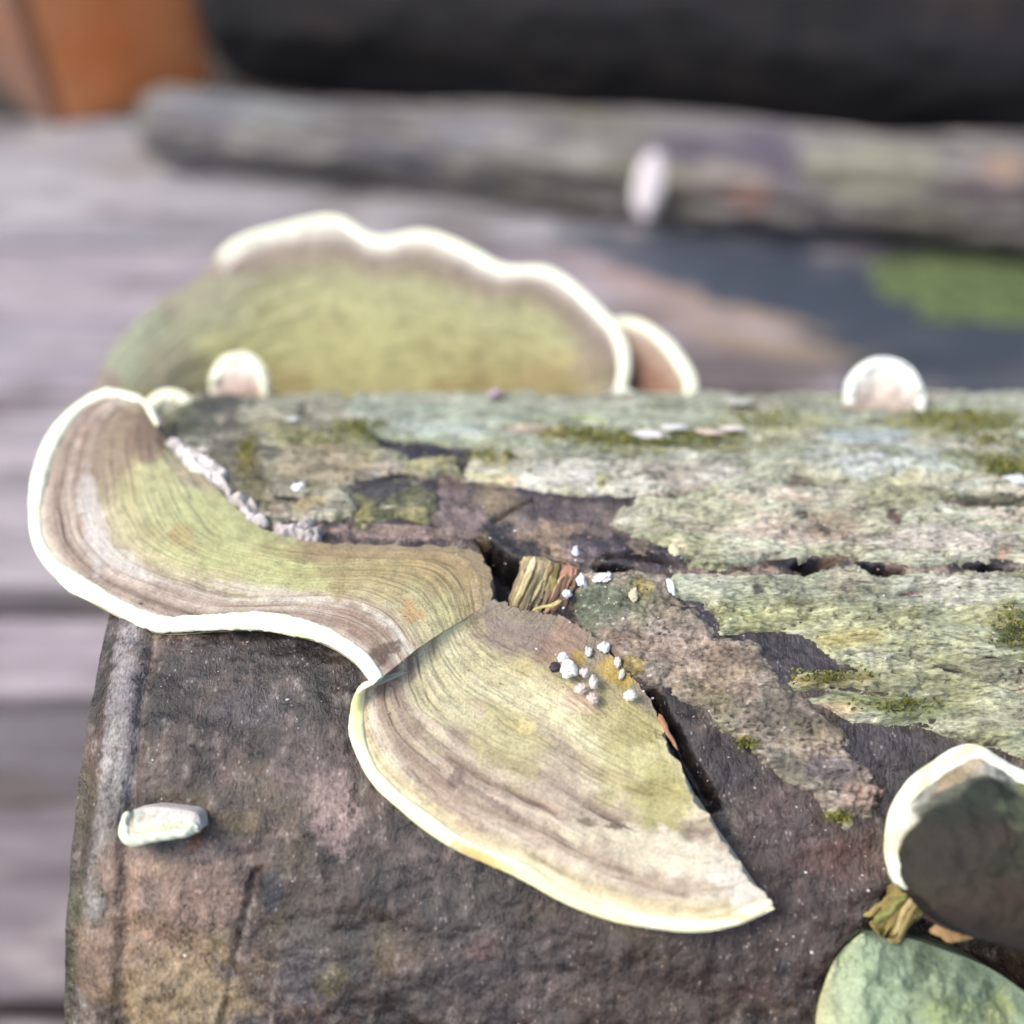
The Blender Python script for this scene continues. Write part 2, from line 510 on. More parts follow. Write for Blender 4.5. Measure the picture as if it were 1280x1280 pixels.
def plate(name, px_poly, thick, blobs, holes=(), pal=None, mat=None, res=0.00026, rag=0.0009, fib=0.0005, seed=60, moss=0.25, cracks=(), lumps=0.0, parent=None, lump_f=260):
    poly = uvp(px_poly)
    lo, hi = poly.min(0) - 0.002, poly.max(0) + 0.002
    nu, nv = max(int((hi[0] - lo[0]) / res), 12), max(int((hi[1] - lo[1]) / res), 12)
    Ug, Vg = np.meshgrid(np.linspace(lo[0], hi[0], nu), np.linspace(lo[1], hi[1], nv), indexing='ij')
    u, v = Ug.ravel(), Vg.ravel()
    sd = poly_sd(u, v, poly)
    for hp in holes:
        sd = np.minimum(sd, -poly_sd(u, v, uvp(hp)))
    sd = sd + rag * (1.6 * fbm(u * 150, v * 240, 4, seed, 0.7) + 0.9 * fbm(u * 60, v * 420, 3, seed + 30))
    base = wood_h(u, v)
    fibre = fbm(u * 70, v * 620, 4, seed + 1, 0.6)
    coarse = fbm(u * 60, v * 150, 3, seed + 2)
    edge = sstep(-0.0001, 0.0007, sd)
    hh = base + (thick * 0.68 * (0.8 + 0.7 * coarse) * sstep(0.0, 0.0035, sd + 0.0014) + fib * (1.3 * fibre - 0.9 * np.abs(fbm(u * 120, v * 420, 3, seed + 3)))) * edge
    lg = fbm(u * 38, v * 210, 4, seed + 31, 0.55) * 3.2
    fr = lg - np.floor(lg)
    ledge = np.floor(lg) + sstep(0.72, 0.95, fr)
    hh = hh + 0.00055 * ledge * edge * (1.0 if mat is None else 0.4) + 0.00022 * fbm(u * 900, v * 1500, 2, seed + 32) * edge
    if lumps:
        hh = hh + lumps * edge * fbm(u * lump_f, v * lump_f * 1.15, 4, seed + 8, 0.6)
    for cp, dep, w in cracks:
        d = line_d(u, v, uvp(cp)) + 0.0005 * fbm(u * 300, v * 500, 3, seed + 9)
        hh = hh - dep * (1 - sstep(w * 0.4, w * 1.5, d))
    # fine cracks that follow the grain
    cr = np.abs(fbm(u * 45, v * 330, 3, seed + 4))
    cl = (1 - sstep(0.0, 0.045, cr)) * sstep(-0.15, 0.25, fbm(u * 60, v * 60, 2, seed + 5))
    cl = np.maximum(cl, 0.8 * (1 - sstep(0.0, 0.05, np.abs(fbm(u * 85, v * 700, 3, seed + 35)))) * sstep(0.0, 0.3, fbm(u * 50, v * 120, 2, seed + 36)))
    hh = hh - 0.0012 * cl * edge
    hh = np.where(sd < -0.0001, base - 0.0012, hh)
    pal = pal or [(176, 180, 156), (206, 202, 180), (186, 166, 150), (140, 142, 96), (112, 114, 96)]
    c0, c1, c2, c3, c4 = [alb(*p) for p in pal]
    nA = fbm(u * 110, v * 190, 4, seed + 6)
    nB = fbm(u * 50, v * 90, 3, seed + 7)
    nF = fbm(u * 110, v * 900, 4, seed + 10, 0.65)
    col = np.empty((u.size, 3))
    col[:] = c0

    def mixc(c, w, k):
        w = (np.clip(w, 0, 1) * k)[:, None]
        col[:] = col * (1 - w) + c * w
    mixc(c1, sstep(0.02, 0.4, nA), 0.8)
    mixc(c2, sstep(0.12, 0.45, nB + 0.6 * nF), 0.7)
    mixc(c3, sstep(0.30 - moss, 0.62 - moss, -nB + 0.5 * nA), 0.7)
    mixc(c4, sstep(0.10, 0.5, -nF), 0.55)
    mixc(c1, sstep(0.22, 0.5, nF), 0.5)
    mixc(alb(58, 56, 48), np.maximum(sstep(0.30, 0.46, fbm(u * 240, v * 1300, 3, seed + 33)), 0.7 * cl), 0.75)
    mixc(alb(232, 230, 214), sstep(0.30, 0.5, fbm(u * 300, v * 1500, 3, seed + 34)), 0.6)
    paint(col, u, v, blobs, log_uv, nA)
    keep = (sd > -0.0007).reshape(nu, nv)
    q = keep[:-1, :-1] & keep[1:, :-1] & keep[1:, 1:] & keep[:-1, 1:]
    F = grid_faces(nu, nv)[q.ravel()]
    used, inv = np.unique(F.ravel(), return_inverse=True)
    P = uv_pos(u, v, hh)[used]
    if parent is None:
        parent = LOG
        if name == 'bark_flake':
            parent = min(PLATES, key=lambda q: np.linalg.norm(q[0] - poly.mean(0)))[1]
    o = mesh_obj(name, P, inv.reshape(-1, 4), mat or M_BARK, parent or None, (desat(col, 0.20) * (0.90 + 0.60 * fbm(u * 40, v * 150, 5, seed + 50, 0.62)).clip(0.35, 1.5)[:, None]).clip(0.01, 0.85)[used])
    if name == 'bark_plate':
        PLATES.append((poly.mean(0), o))
    return o


GREEN = [(162, 164, 140), (200, 198, 176), (178, 160, 140), (140, 142, 84), (92, 92, 80)]
MOSSY = [(140, 142, 104), (186, 184, 150), (150, 136, 112), (124, 132, 64), (84, 86, 68)]
PALE = [(188, 190, 172), (216, 214, 198), (194, 178, 160), (164, 160, 108), (120, 122, 112)]
RDGE = [(166, 174, 150), (194, 200, 180), (180, 170, 150), (140, 148, 100), (110, 114, 98)]

plate('bark_plate', [(212, 520), (240, 490), (330, 470), (420, 470), (450, 525), (468, 545), (478, 562), (520, 580), (498, 594), (455, 600), (437, 608), (447, 640), (418, 650), (376, 650), (330, 655), (298, 622), (262, 590), (225, 562)], 0.0026, [
    (240, 530, 34, 26, 0, (92, 96, 84), .8), (290, 545, 30, 22, 0, (110, 108, 96), .8), (300, 600, 44, 40, 40, (112, 106, 98), .75),
    (312, 577, 14, 18, 0, (150, 138, 64), .8), (330, 620, 30, 14, 30, (128, 122, 72), .6), (400, 560, 80, 12, 12, (160, 158, 92), .6),
    (400, 585, 60, 22, 5, (184, 168, 132), .7), (380, 625, 50, 16, 0, (160, 152, 130), .6), (340, 575, 16, 12, 0, (84, 84, 84), .7),
    (450, 545, 30, 10, 10, (166, 166, 84), .7), (280, 505, 34, 12, 0, (74, 78, 78), .8), (380, 630, 26, 10, 0, (186, 170, 104), .6), (350, 530, 40, 14, 0, (164, 164, 130), .5)],
    holes=[[(372, 515), (382, 509), (394, 522), (388, 529), (378, 524)]], pal=GREEN, seed=60, lumps=0.0004)
plate('bark_plate', [(440, 622), (462, 606), (520, 596), (545, 612), (549, 640), (532, 654), (500, 648), (470, 656), (446, 650)], 0.0022, [
    (480, 618, 40, 16, -8, (70, 70, 76), .85), (525, 632, 22, 18, 0, (112, 114, 84), .8), (520, 648, 20, 6, 0, (160, 152, 98), .7), (455, 640, 10, 14, 0, (164, 158, 88), .8)],
    pal=[(92, 92, 84), (130, 128, 100), (110, 104, 96), (112, 116, 72), (60, 60, 62)], seed=74, lumps=0.0006, fib=0.0003)
plate('bark_plate', [(430, 470), (1400, 470), (1400, 590), (1270, 586), (1150, 588), (1050, 582), (960, 590), (860, 590), (760, 590), (690, 584), (640, 578), (596, 566), (560, 560), (500, 556), (470, 548), (430, 526)], 0.0024, [
    (520, 520, 110, 18, 3, (172, 188, 166), .7), (660, 520, 130, 14, 2, (166, 176, 150), .6), (560, 543, 80, 10, 4, (160, 174, 162), .7), (660, 546, 40, 8, 6, (186, 166, 146), .7), (740, 556, 60, 10, 3, (130, 132, 72), .75),
    (690, 552, 20, 7, 0, (160, 144, 70), .7), (730, 533, 24, 7, 0, (146, 162, 70), .8), (850, 562, 90, 12, 0, (136, 136, 78), .75), (960, 535, 70, 20, 0, (164, 166, 112), .6),
    (1190, 535, 90, 14, 0, (150, 150, 84), .75), (1240, 545, 60, 10, 0, (120, 130, 66), .7), (1085, 548, 60, 14, 0, (176, 192, 196), .7), (430, 510, 10, 10, 0, (120, 126, 100), .6)],
    pal=RDGE, seed=88, rag=0.0007)
plate('bark_plate', [(578, 602), (588, 576), (640, 571), (700, 572), (742, 580), (820, 580), (900, 575), (960, 582), (962, 606), (880, 614), (830, 620), (780, 623), (740, 619), (690, 616), (640, 610)], 0.0030, [
    (620, 582, 44, 9, 4, (172, 164, 84), .7), (690, 598, 80, 14, 4, (208, 208, 196), .6), (620, 602, 30, 8, 8, (204, 196, 148), .7), (640, 606, 6, 5, 0, (180, 140, 90), .4),
    (662, 596, 3, 3, 0, (60, 60, 60), .9), (755, 608, 8, 7, 0, (158, 158, 80), .7), (640, 580, 4, 3, 0, (70, 66, 60), .9)],
    cracks=[([(745, 598), (790, 604), (850, 605)], 0.0012, 0.0004)], pal=PALE, seed=102, fib=0.0006)
plate('bark_plate', [(505, 582), (530, 577), (578, 576), (580, 598), (540, 598), (502, 592)], 0.0022, [(540, 585, 40, 8, 0, (182, 176, 112), .7)], pal=GREEN, seed=116)
plate('bark_plate', [(763, 652), (775, 636), (792, 626), (880, 616), (960, 584), (1060, 554), (1150, 562), (1280, 558), (1420, 560), (1420, 712), (1300, 706), (1240, 699), (1200, 699), (1150, 712), (1100, 700), (1040, 693), (1000, 694), (950, 704), (905, 714), (868, 712), (850, 690), (800, 676)], 0.0032, [
    (1085, 575, 80, 26, 8, (186, 196, 196), .75), (1180, 590, 70, 20, 5, (176, 190, 176), .6), (1240, 575, 60, 22, 0, (150, 156, 100), .6), (1262, 592, 30, 14, 0, (110, 126, 64), .8),
    (900, 660, 90, 18, 6, (200, 190, 168), .6), (1000, 672, 90, 12, 3, (204, 186, 168), .6), (1180, 680, 90, 14, 0, (204, 194, 184), .7), (1040, 660, 40, 16, 0, (170, 140, 112), .5), (870, 640, 60, 16, 8, (178, 182, 146), .6),
    (1000, 606, 16, 9, 0, (104, 80, 74), .7), (986, 612, 10, 7, 0, (96, 100, 90), .8), (787, 632, 5, 5, 0, (40, 38, 38), .95), (840, 626, 8, 6, 0, (70, 70, 60), .8), (1000, 650, 8, 6, 0, (78, 74, 74), .85), (1115, 655, 9, 8, 0, (86, 60, 58), .9),
    (1025, 664, 12, 5, 40, (90, 92, 76), .8), (1100, 672, 22, 5, -6, (104, 104, 70), .7), (1255, 693, 7, 7, 0, (196, 130, 100), .5), (985, 679, 6, 4, 0, (190, 140, 112), .4), (1180, 606, 60, 6, 0, (180, 170, 130), .5), (1240, 632, 50, 6, 4, (74, 80, 56), .8),
    (845, 690, 10, 10, 0, (216, 206, 168), .8), (900, 602, 40, 8, 0, (150, 156, 140), .5), (1110, 630, 60, 10, 0, (160, 164, 112), .5)],
    cracks=[([(880, 609), (920, 606), (960, 602)], 0.0012, 0.0004), ([(1180, 630), (1230, 633), (1290, 638)], 0.0016, 0.0005), ([(830, 640), (900, 648), (960, 640)], 0.0008, 0.0003), ([(960, 658), (980, 668)], 0.0009, 0.0004)],
    holes=[[(986, 706), (1000, 694), (1046, 692), (1066, 697), (1036, 704), (1028, 714), (996, 718)]], pal=[(178, 182, 154), (208, 204, 182), (192, 170, 152), (150, 152, 104), (108, 112, 92)], seed=130, fib=0.0007)
plate('bark_plate', [(836, 712), (905, 722), (1000, 722), (1040, 706), (1072, 704), (1100, 718), (1140, 716), (1200, 714), (1260, 716), (1420, 712), (1420, 960), (1280, 952), (1240, 936), (1200, 926), (1150, 908), (1095, 908), (1062, 902), (1030, 880), (1000, 872), (978, 856), (1010, 840), (1072, 838), (1045, 826), (1020, 800), (960, 793), (902, 797), (893, 772), (872, 755), (832, 750)], 0.0034, [
    (880, 735, 50, 20, 0, (190, 196, 172), .7), (1000, 740, 90, 20, 3, (186, 190, 160), .5), (1060, 730, 30, 24, 0, (188, 176, 150), .6), (1190, 740, 90, 20, 0, (188, 190, 176), .6), (940, 780, 60, 14, 0, (168, 172, 116), .7),
    (1080, 790, 90, 24, 5, (180, 184, 132), .6), (1060, 800, 40, 10, 0, (188, 176, 96), .7), (1270, 790, 30, 30, 0, (84, 96, 56), .85), (1230, 770, 40, 14, 0, (190, 188, 130), .6), (1040, 850, 60, 10, -4, (164, 150, 76), .85), (1010, 866, 40, 7, 0, (86, 92, 62), .8),
    (1150, 850, 90, 24, 5, (160, 162, 124), .5), (1120, 885, 80, 14, 5, (132, 144, 82), .7), (1240, 840, 60, 14, 10, (120, 116, 96), .7), (1230, 900, 50, 20, 0, (150, 152, 124), .6), (1045, 890, 26, 12, 0, (180, 154, 120), .7), (945, 745, 7, 6, 0, (84, 84, 80), .9), (1090, 745, 30, 6, 0, (110, 120, 80), .6), (1000, 760, 120, 6, 2, (110, 116, 78), .5), (920, 722, 50, 4, 2, (166, 130, 106), .6)],
    cracks=[([(1140, 820), (1200, 840), (1290, 872)], 0.0012, 0.0005), ([(1000, 870), (1050, 862), (1110, 868)], 0.0012, 0.0006)],
    pal=[(172, 180, 144), (200, 200, 172), (184, 172, 146), (152, 156, 92), (108, 114, 84)], seed=144, fib=0.0006, lumps=0.0006)
plate('bark_plate', [(712, 735), (735, 722), (790, 716), (836, 722), (838, 752), (872, 758), (892, 798), (940, 800), (975, 850), (1000, 872), (1050, 902), (1060, 940), (1090, 965), (1112, 990), (1090, 1012), (1060, 1032), (1035, 1020), (1000, 985), (950, 945), (905, 915), (862, 880), (828, 862), (800, 858), (765, 815), (722, 785)], 0.0026, [
    (745, 760, 36, 26, 0, (104, 118, 92), .85), (800, 760, 40, 18, 10, (124, 130, 100), .75), (745, 790, 26, 14, 10, (112, 114, 90), .75), (802, 742, 14, 12, 0, (170, 152, 78), .8), (795, 810, 50, 16, 10, (156, 132, 112), .75),
    (860, 820, 50, 30, 20, (166, 144, 124), .75), (910, 840, 40, 30, 0, (158, 134, 110), .7), (880, 870, 40, 14, 25, (148, 138, 96), .6), (980, 900, 40, 24, 10, (112, 106, 92), .7), (1020, 920, 40, 20, 0, (136, 122, 92), .6), (930, 932, 18, 9, 30, (172, 178, 82), .9), (1045, 1022, 20, 7, 10, (166, 166, 62), .9),
    (1080, 995, 30, 16, -5, (168, 140, 122), .85), (985, 960, 40, 16, 35, (104, 102, 86), .7), (1040, 960, 30, 20, 0, (80, 74, 84), .7), (790, 835, 16, 8, 0, (170, 146, 40), .7), (830, 770, 26, 18, 0, (160, 142, 118), .6), (850, 790, 30, 14, 0, (150, 140, 128), .5)],
    pal=[(146, 134, 116), (182, 168, 148), (146, 128, 112), (130, 128, 90), (78, 74, 70)], mat=M_BROWN, seed=158, lumps=0.0009, fib=0.0003, moss=0.1, rag=0.0013)
# grit and frass lying on the log, pale grains standing in for glints, and moss shoots on its crest: too small to pick apart
def scatter(name, pts, cols, make, mat):
    V, F, C = [], [], []
    k = 0
    for (p, nrm), c in zip(pts, cols):
        v, f = make(p, nrm)
        V.append(v)
        F.append(f + k)
        C.append(np.tile(c, (len(v), 1)))
        k += len(v)
    o = mesh_obj(name, np.vstack(V), np.vstack(F), mat, LOG, np.vstack(C), smooth=False)
    o['kind'] = 'stuff'
    return o


OCT = np.array([[1, 0, 0], [-1, 0, 0], [0, 1, 0], [0, -1, 0], [0, 0, 1], [0, 0, -1]], float)
OCF = np.array([[0, 2, 4], [2, 1, 4], [1, 3, 4], [3, 0, 4], [2, 0, 5], [1, 2, 5], [3, 1, 5], [0, 3, 5]])


def grit_and_glints(p, nrm):
    r = 10 ** rng.uniform(-4.15, -3.55)
    v = OCT * (rng.uniform(0.5, 1.3, (6, 1))) @ np.linalg.qr(rng.normal(size=(3, 3)))[0]
    return p + nrm * r * 0.3 + v * r * np.array([1.3, 1, 0.8]), OCF


def shoot(p, nrm):
    L = rng.uniform(0.0004, 0.0012)
    d = nrm + rng.normal(size=3) * 0.55
    d /= np.linalg.norm(d)
    w = np.cross(d, rng.normal(size=3))
    w *= 0.00016 / np.linalg.norm(w)
    b = nrm * 0.0004 * rng.random()
    return np.array([p - w, p + w, p + d * L * 0.6 + w * 1.2 + b, p + d * L * 0.6 - w * 1.2 + b, p + d * L - nrm * 0.0002]), np.array([[0, 1, 2], [0, 2, 3], [3, 2, 4]])


def on_log(px, py, extra):
    u, v = log_uv(px, py)
    h = float(wood_h(np.array([u]), np.array([v]))[0]) + extra
    a = v / R
    return uv_pos(np.array(u), np.array(v), np.array(h)), np.array([0, -math.cos(a), math.sin(a)])


pts, cols = [], []
gp = [alb(206, 204, 200), alb(232, 230, 224), alb(60, 52, 50), alb(150, 118, 92), alb(176, 168, 150), alb(170, 150, 130)]
for (x0, x1, y0, y1, nn_, ex) in [(110, 1040, 800, 1290, 120, .0), (850, 1110, 880, 1190, 110, .0), (560, 860, 600, 720, 90, .0), (700, 840, 700, 790, 70, .002), (230, 1290, 520, 900, 160, .0022)]:
    for _ in range(nn_):
        pts.append(on_log(rng.uniform(x0, x1), rng.uniform(y0, y1), ex))
        cols.append(gp[rng.integers(len(gp))])
scatter('grit_and_glints', pts, cols, grit_and_glints, M_SPL)
pts, cols = [], []
gm = [alb(128, 136, 62), alb(150, 156, 84), alb(104, 116, 50), alb(160, 150, 78)]
for (cx, cy, sx, sy, nn_) in [(740, 560, 50, 8, 260), (850, 560, 60, 8, 320), (1190, 535, 60, 10, 320), (1255, 592, 26, 9, 220), (1245, 560, 40, 12, 220), (960, 535, 50, 12, 200), (400, 560, 50, 8, 160), (455, 548, 24, 6, 120), (1265, 790, 22, 20, 160),
                              (1030, 850, 34, 5, 130), (1120, 885, 40, 7, 130), (1045, 1022, 12, 4, 90), (930, 932, 10, 5, 70), (312, 577, 10, 12, 80), (610, 580, 26, 5, 90)]:
    for _ in range(nn_):
        pts.append(on_log(np.clip(rng.normal(cx, sx * .7), 230, 1330), max(rng.normal(cy, sy * .7), 500), .0021))
        cols.append(gm[rng.integers(4)] * rng.uniform(.7, 1.15))
scatter('moss_shoots', pts, cols, shoot, M_MOSS)

# small loose flakes of bark
for (fx, fy, fw, fh, sd_, pl) in [(900, 690, 34, 7, 171, PALE), (942, 712, 60, 4, 172, [(170, 138, 116), (190, 164, 140), (156, 120, 100), (150, 130, 100), (110, 84, 72)]),
                                 (660, 546, 26, 7, 173, [(196, 172, 156), (214, 196, 180), (180, 150, 136), (160, 150, 100), (120, 100, 90)]), (800, 680, 22, 6, 174, [(132, 110, 112), (160, 140, 136), (120, 96, 96), (120, 110, 90), (80, 66, 70)]),
                                 (380, 640, 30, 5, 175, [(90, 84, 86), (110, 104, 104), (90, 80, 80), (90, 90, 60), (60, 56, 58)]), (1060, 1000, 20, 10, 176, [(150, 126, 110), (176, 152, 132), (140, 110, 96), (120, 110, 70), (90, 76, 68)])]:
    plate('bark_flake', [(fx - fw, fy), (fx - fw * .5, fy - fh), (fx + fw * .4, fy - fh * .8), (fx + fw, fy), (fx + fw * .5, fy + fh), (fx - fw * .4, fy + fh * .8)], 0.0030, [], pal=pl, seed=sd_, res=0.0003, rag=0.0006)


# splinters of rotten wood standing in the pit
def sliver(name, a, b, wa, wb, colr, parent, seed, lift=(0.0, 0.0), th=0.5, mat=None, chunk=False):
    """an uneven wood sliver from a to b (pixels on the log, height over it)"""
    A, B = hit_log(*a) , hit_log(*b)
    na_, nb_ = (A - [A[0], 0, AX_Z]), (B - [B[0], 0, AX_Z])
    A = A + na_ / np.linalg.norm(na_) * lift[0]
    B = B + nb_ / np.linalg.norm(nb_) * lift[1]
    ax = B - A
    L = np.linalg.norm(ax)
    ax = ax / L
    up = (A + B) / 2 - np.array([(A[0] + B[0]) / 2, 0, AX_Z])
    up = up - ax * np.dot(up, ax)
    up /= np.linalg.norm(up)
    sd = np.cross(ax, up)
    n, k = (90, 90) if chunk else (40, 14)
    t = np.linspace(0, 1, n)[:, None]
    th_ = np.linspace(0, 2 * np.pi, k, endpoint=False)[None]
    wd = (wa * (1 - t) + wb * t) * np.clip(np.minimum(t * 12, (1 - t) * 9), 0.12, 1)
    bumpn = 1 + 0.35 * noise2(np.cos(th_) * 2.2 + 0 * t + seed, t * 2.0 + np.sin(th_) * 2.2, seed)
    if chunk:            # broken along the grain: grooves, torn lower end
        g = fbm(th_ * 5.5 + 0 * t, t * 1.6 + 0 * th_, 4, seed + 3, 0.65)
        bumpn = 1 + 0.60 * g + 0.14 * noise2(th_ * 22 + 0 * t, t * 3 + 0 * th_, seed + 4)
        tear = 0.42 * noise2(th_ * 3.5, th_ * 0 + 2.0, seed + 5) + 0.26 * noise2(th_ * 11, th_ * 0 + 1.0, seed + 6)
        t = t * (1 - np.clip(0.10 + tear, -0.05, 0.4)) + 0 * th_
    X, Y = np.cos(th_) * wd * bumpn, np.sin(th_) * wd * th * bumpn
    wob = 0.0004 * noise2(t * 3 + seed, t * 0 + 1.7, seed)
    P = A + ax * (t * L)[..., None] + sd * (X + wob)[..., None] + up * (Y)[..., None]
    c0 = alb(*colr)
    nn = fbm(np.cos(th_) * 4 + 0 * t, t * 1.5 + np.sin(th_) * 4, 3, seed) if not chunk else 1.3 * fbm(th_ * 9 + 0 * t, t * 1.2, 4, seed + 7, 0.65)
    col = (c0 * (1 + 0.55 * nn)[..., None]).reshape(-1, 3).clip(0.01, 0.8)
    return mesh_obj(name, P.reshape(-1, 3), grid_faces(n, k, True), mat or M_SPL, parent, col)


SPL = []
for i in range(30):
    f = (i * 0.618) % 1.0
    q = random.random()
    top = (661 + 62 * f + random.uniform(-3, 3), 703 + 8 * f + random.uniform(-3, 5) + 14 * (q > .75))
    ln = random.uniform(0.5, 1.08) * (0.62 if .45 < f < .62 else 1)
    bot = (top[0] + (-31 + random.uniform(-5, 5)) * ln, top[1] + 60 * ln)
    c = [(186, 172, 128), (164, 148, 104), (148, 142, 84), (200, 184, 150), (132, 112, 84)][i % 5] if f < .62 else [(176, 142, 118), (156, 122, 100), (190, 168, 134), (112, 88, 72)][i % 4]
    SPL.append((top, bot, random.uniform(.00030, .00075), random.uniform(.00018, .00045), tuple(np.array(c) * random.uniform(.65, 1.08)), (random.uniform(.0002, .0016), random.uniform(-.0030, -.0004))))
SPL += [((702, 760), (664, 771), .0004, .0002, (180, 170, 116), (.0022, .0016))]
for i, (a, b, w1, w2, c, lf) in enumerate(SPL + [
        ((822, 896), (846, 940), .0005, .0002, (166, 124, 92), (.0020, .0016)),
        *[((1140 - 5 * k + random.uniform(-3, 3), 1098 + 3 * k), (1100 - 5 * k + random.uniform(-5, 5) + 6, 1166 - 4 * k), random.uniform(.0004, .0008), random.uniform(.0002, .0005), [(150, 134, 84), (122, 126, 70), (176, 158, 110), (100, 92, 60)][int(k * 2) % 4], (random.uniform(.002, .006), random.uniform(.002, .004))) for k in [j * 1.2 for j in range(6)]]]):
    sliver('splinter', a, b, w1, w2, c, LOG, 200 + i, lf)
sliver('splintered_chunk', (680, 698), (652, 770), .0030, .0024, (168, 154, 116), LOG, 271, (0.0002, -.0028), 0.45, chunk=True)
sliver('splintered_chunk', (713, 708), (694, 768), .0016, .0012, (166, 128, 106), LOG, 272, (0.0006, -.0016), 0.6, chunk=True)
sliver('splintered_chunk', (1134, 1102), (1098, 1168), .0026, .0020, (134, 122, 72), LOG, 273, (0.0035, .002), 0.6, chunk=True)

# ------------------------------------------------------------------ bracket fungi
UP = np.array([0, 0, 1.0])


def tilt_n(deg_x, deg_side=0):
    """normal of a shelf that sinks toward the viewer (positive) and toward the left (positive side)"""
    a, b = math.radians(deg_x), math.radians(deg_side)
    n = np.array([-math.sin(b), -math.sin(a), math.cos(a) * math.cos(b)])
    return n / np.linalg.norm(n)


EDGE = {}


def bracket(label, group, rim_px, inner, plane, zones, blobs=(), ns=420, nt=230, hump=0.002, curl=0.0, waves=0.0005,
            margin=0.0017, mspan=(0, 1), mcol=(249, 254, 226), mblobs=(), thick=0.007, seed=300, inner_r=0.0015, inner_on_log=True,
            ring_f=16, name='bracket_fungus', mflat=0.60, msize=0.74, mfuzz=0.05, mfade=0.87, seam=None, hide_end=False, tone=1.0, s_fade=(2, 3), fineamp=0.15, embed=0.005, grooves=(), pore=(206, 200, 176), ragged=0.0008, side_rag=0.0, bow=0.0, big=0.0, rim_wave=0.0006, parent_label=None, noise_zone=0.05, lumpy=0.0003):
    p0, n = plane
    n = np.asarray(n)
    root = tag(empty(name), label, 'fungus', group)
    RP = np.array([hit_plane(q[0], q[1], np.asarray(p0) + (np.array([0, 0, q[2]]) if len(q) > 2 else 0), n) for q in rim_px])
    IP = []
    for q in inner:
        if len(q) == 3 and q[2] == 'far':          # over the crest on the far side
            b = hit_log(q[0], 502)
            a = math.radians(140)
            IP.append([b[0], -R * math.cos(a), AX_Z + R * math.sin(a)])
        elif len(q) == 3:
            IP.append(hit_plane(q[0], q[1], np.asarray(p0) + np.array([0, 0, q[2]]), n))
        else:
            IP.append(hit_log(q[0], q[1], R + inner_r))
    RP, IP = spline(RP, ns), spline(np.array(IP), ns)
    jit = np.linspace(0, 1, ns) * 40
    JT = np.stack([ragged * fbm(jit, jit * 0, 3, seed + 40), ragged * fbm(jit, jit * 0 + 3.3, 3, seed + 41), 0 * jit], -1)
    span = np.linalg.norm(RP - IP, axis=1)[:, None]
    s = np.linspace(0, 1, ns)[:, None]
    t = np.concatenate([np.full(5, 0.0), np.linspace(0, 1, nt - 5)])[None, :]
    sink = np.concatenate([np.linspace(embed, 0, 6)[:-1], np.zeros(nt - 5)])[None, :]
    G = IP[:, None, :] * (1 - t)[..., None] + RP[:, None, :] * t[..., None]
    G = G - n * sink[..., None] + JT[:, None, :] * ((1 - t) ** 9)[..., None]
    X, Y = G[..., 0], G[..., 1]
    tt = t + 0 * s
    small = float(np.clip(np.linalg.norm(np.diff(RP, axis=0), axis=1).sum() / 0.12, 0.12, 1))
    rim_wave, lumpy, waves = rim_wave * small, lumpy * small, waves * small
    warp = noise_zone * fbm(X * 45, Y * 45, 3, seed)
    tz = tt + warp * np.sin(np.pi * np.clip(tt, 0, 1)) ** 0.5
    patch = 0.35 + sstep(-0.3, 0.5, fbm(X * 60, Y * 60, 2, seed + 20))
    rings = (noise2(tz * ring_f, s * 5 + 0 * t, seed + 1) + 0.6 * noise2(tz * ring_f * 2.3, s * 11 + 0 * t, seed + 2)) * patch * sstep(0.006, 0.026, span)
    fade = 1 - 0.85 * sstep(s_fade[0], s_fade[1], s)
    rings = rings * fade
    fib = fbm(X * 420, Y * 420, 3, seed + 3)
    groove = 0
    for gt, gw in grooves:
        gl = np.abs(tz - gt - 0.012 * noise2(s * 14 + 0 * t, s * 0 + 0 * t + gt * 9, seed + 15))
        groove = groove + (1 - sstep(gw * 0.3, gw, gl)) * sstep(-0.05, 0.25, noise2(s * 7 + gt * 31 + 0 * t, 0 * s + 0 * t + .4, seed + 16))
    env = np.clip(tt * 6, 0, 1) * np.clip((1 - tt) * 10, 0, 1)
    fine = (noise2(tz * ring_f * 3.2, s * 6 + 0 * t, seed + 21) + 0.6 * noise2(tz * ring_f * 7, s * 14 + 0 * t, seed + 22)) * sstep(0.014, 0.042, span) * fade
    z = hump * np.clip(span / 0.03, 0.1, 1) * np.sin(np.pi * tt ** 1.2) + env * (waves * rings + 0.00014 * fib + lumpy * fbm(X * 190, Y * 190, 3, seed + 4) - 0.00022 * groove + 0.00010 * fine + big * (fbm(X * 75, Y * 75, 3, seed + 43) + 0.5 * fbm(X * 260, Y * 260, 4, seed + 44, 0.6)))
    z = z + curl * tt ** 3 + rim_wave * tt ** 2 * noise2(s * 9 + 0 * t, 0 * s + 0 * t + 2.2, seed + 5)
    G = G + n * z[..., None]
    for e, sl in ((0, s), (1, 1 - s)):          # the free sides are bowed and ragged
        k = ns - 1 if e else 0
        dd = G[k] - G[k - 12 if e else 12]
        dd = dd / (np.linalg.norm(dd, axis=1)[:, None] + 1e-9)
        am = side_rag * (1 if e else 0.25) * fbm(tt[k] * 9, tt[k] * 0 + e * 5.1, 3, seed + 42, 0.45) * np.clip(tt[k] * (1 - tt[k]) * 6, 0, 1) - (bow if e else 0) * np.sin(np.pi * tt[k])
        G = G + (1 - sstep(0, 0.12, sl))[..., None] * dd[None] * am[None, :, None]
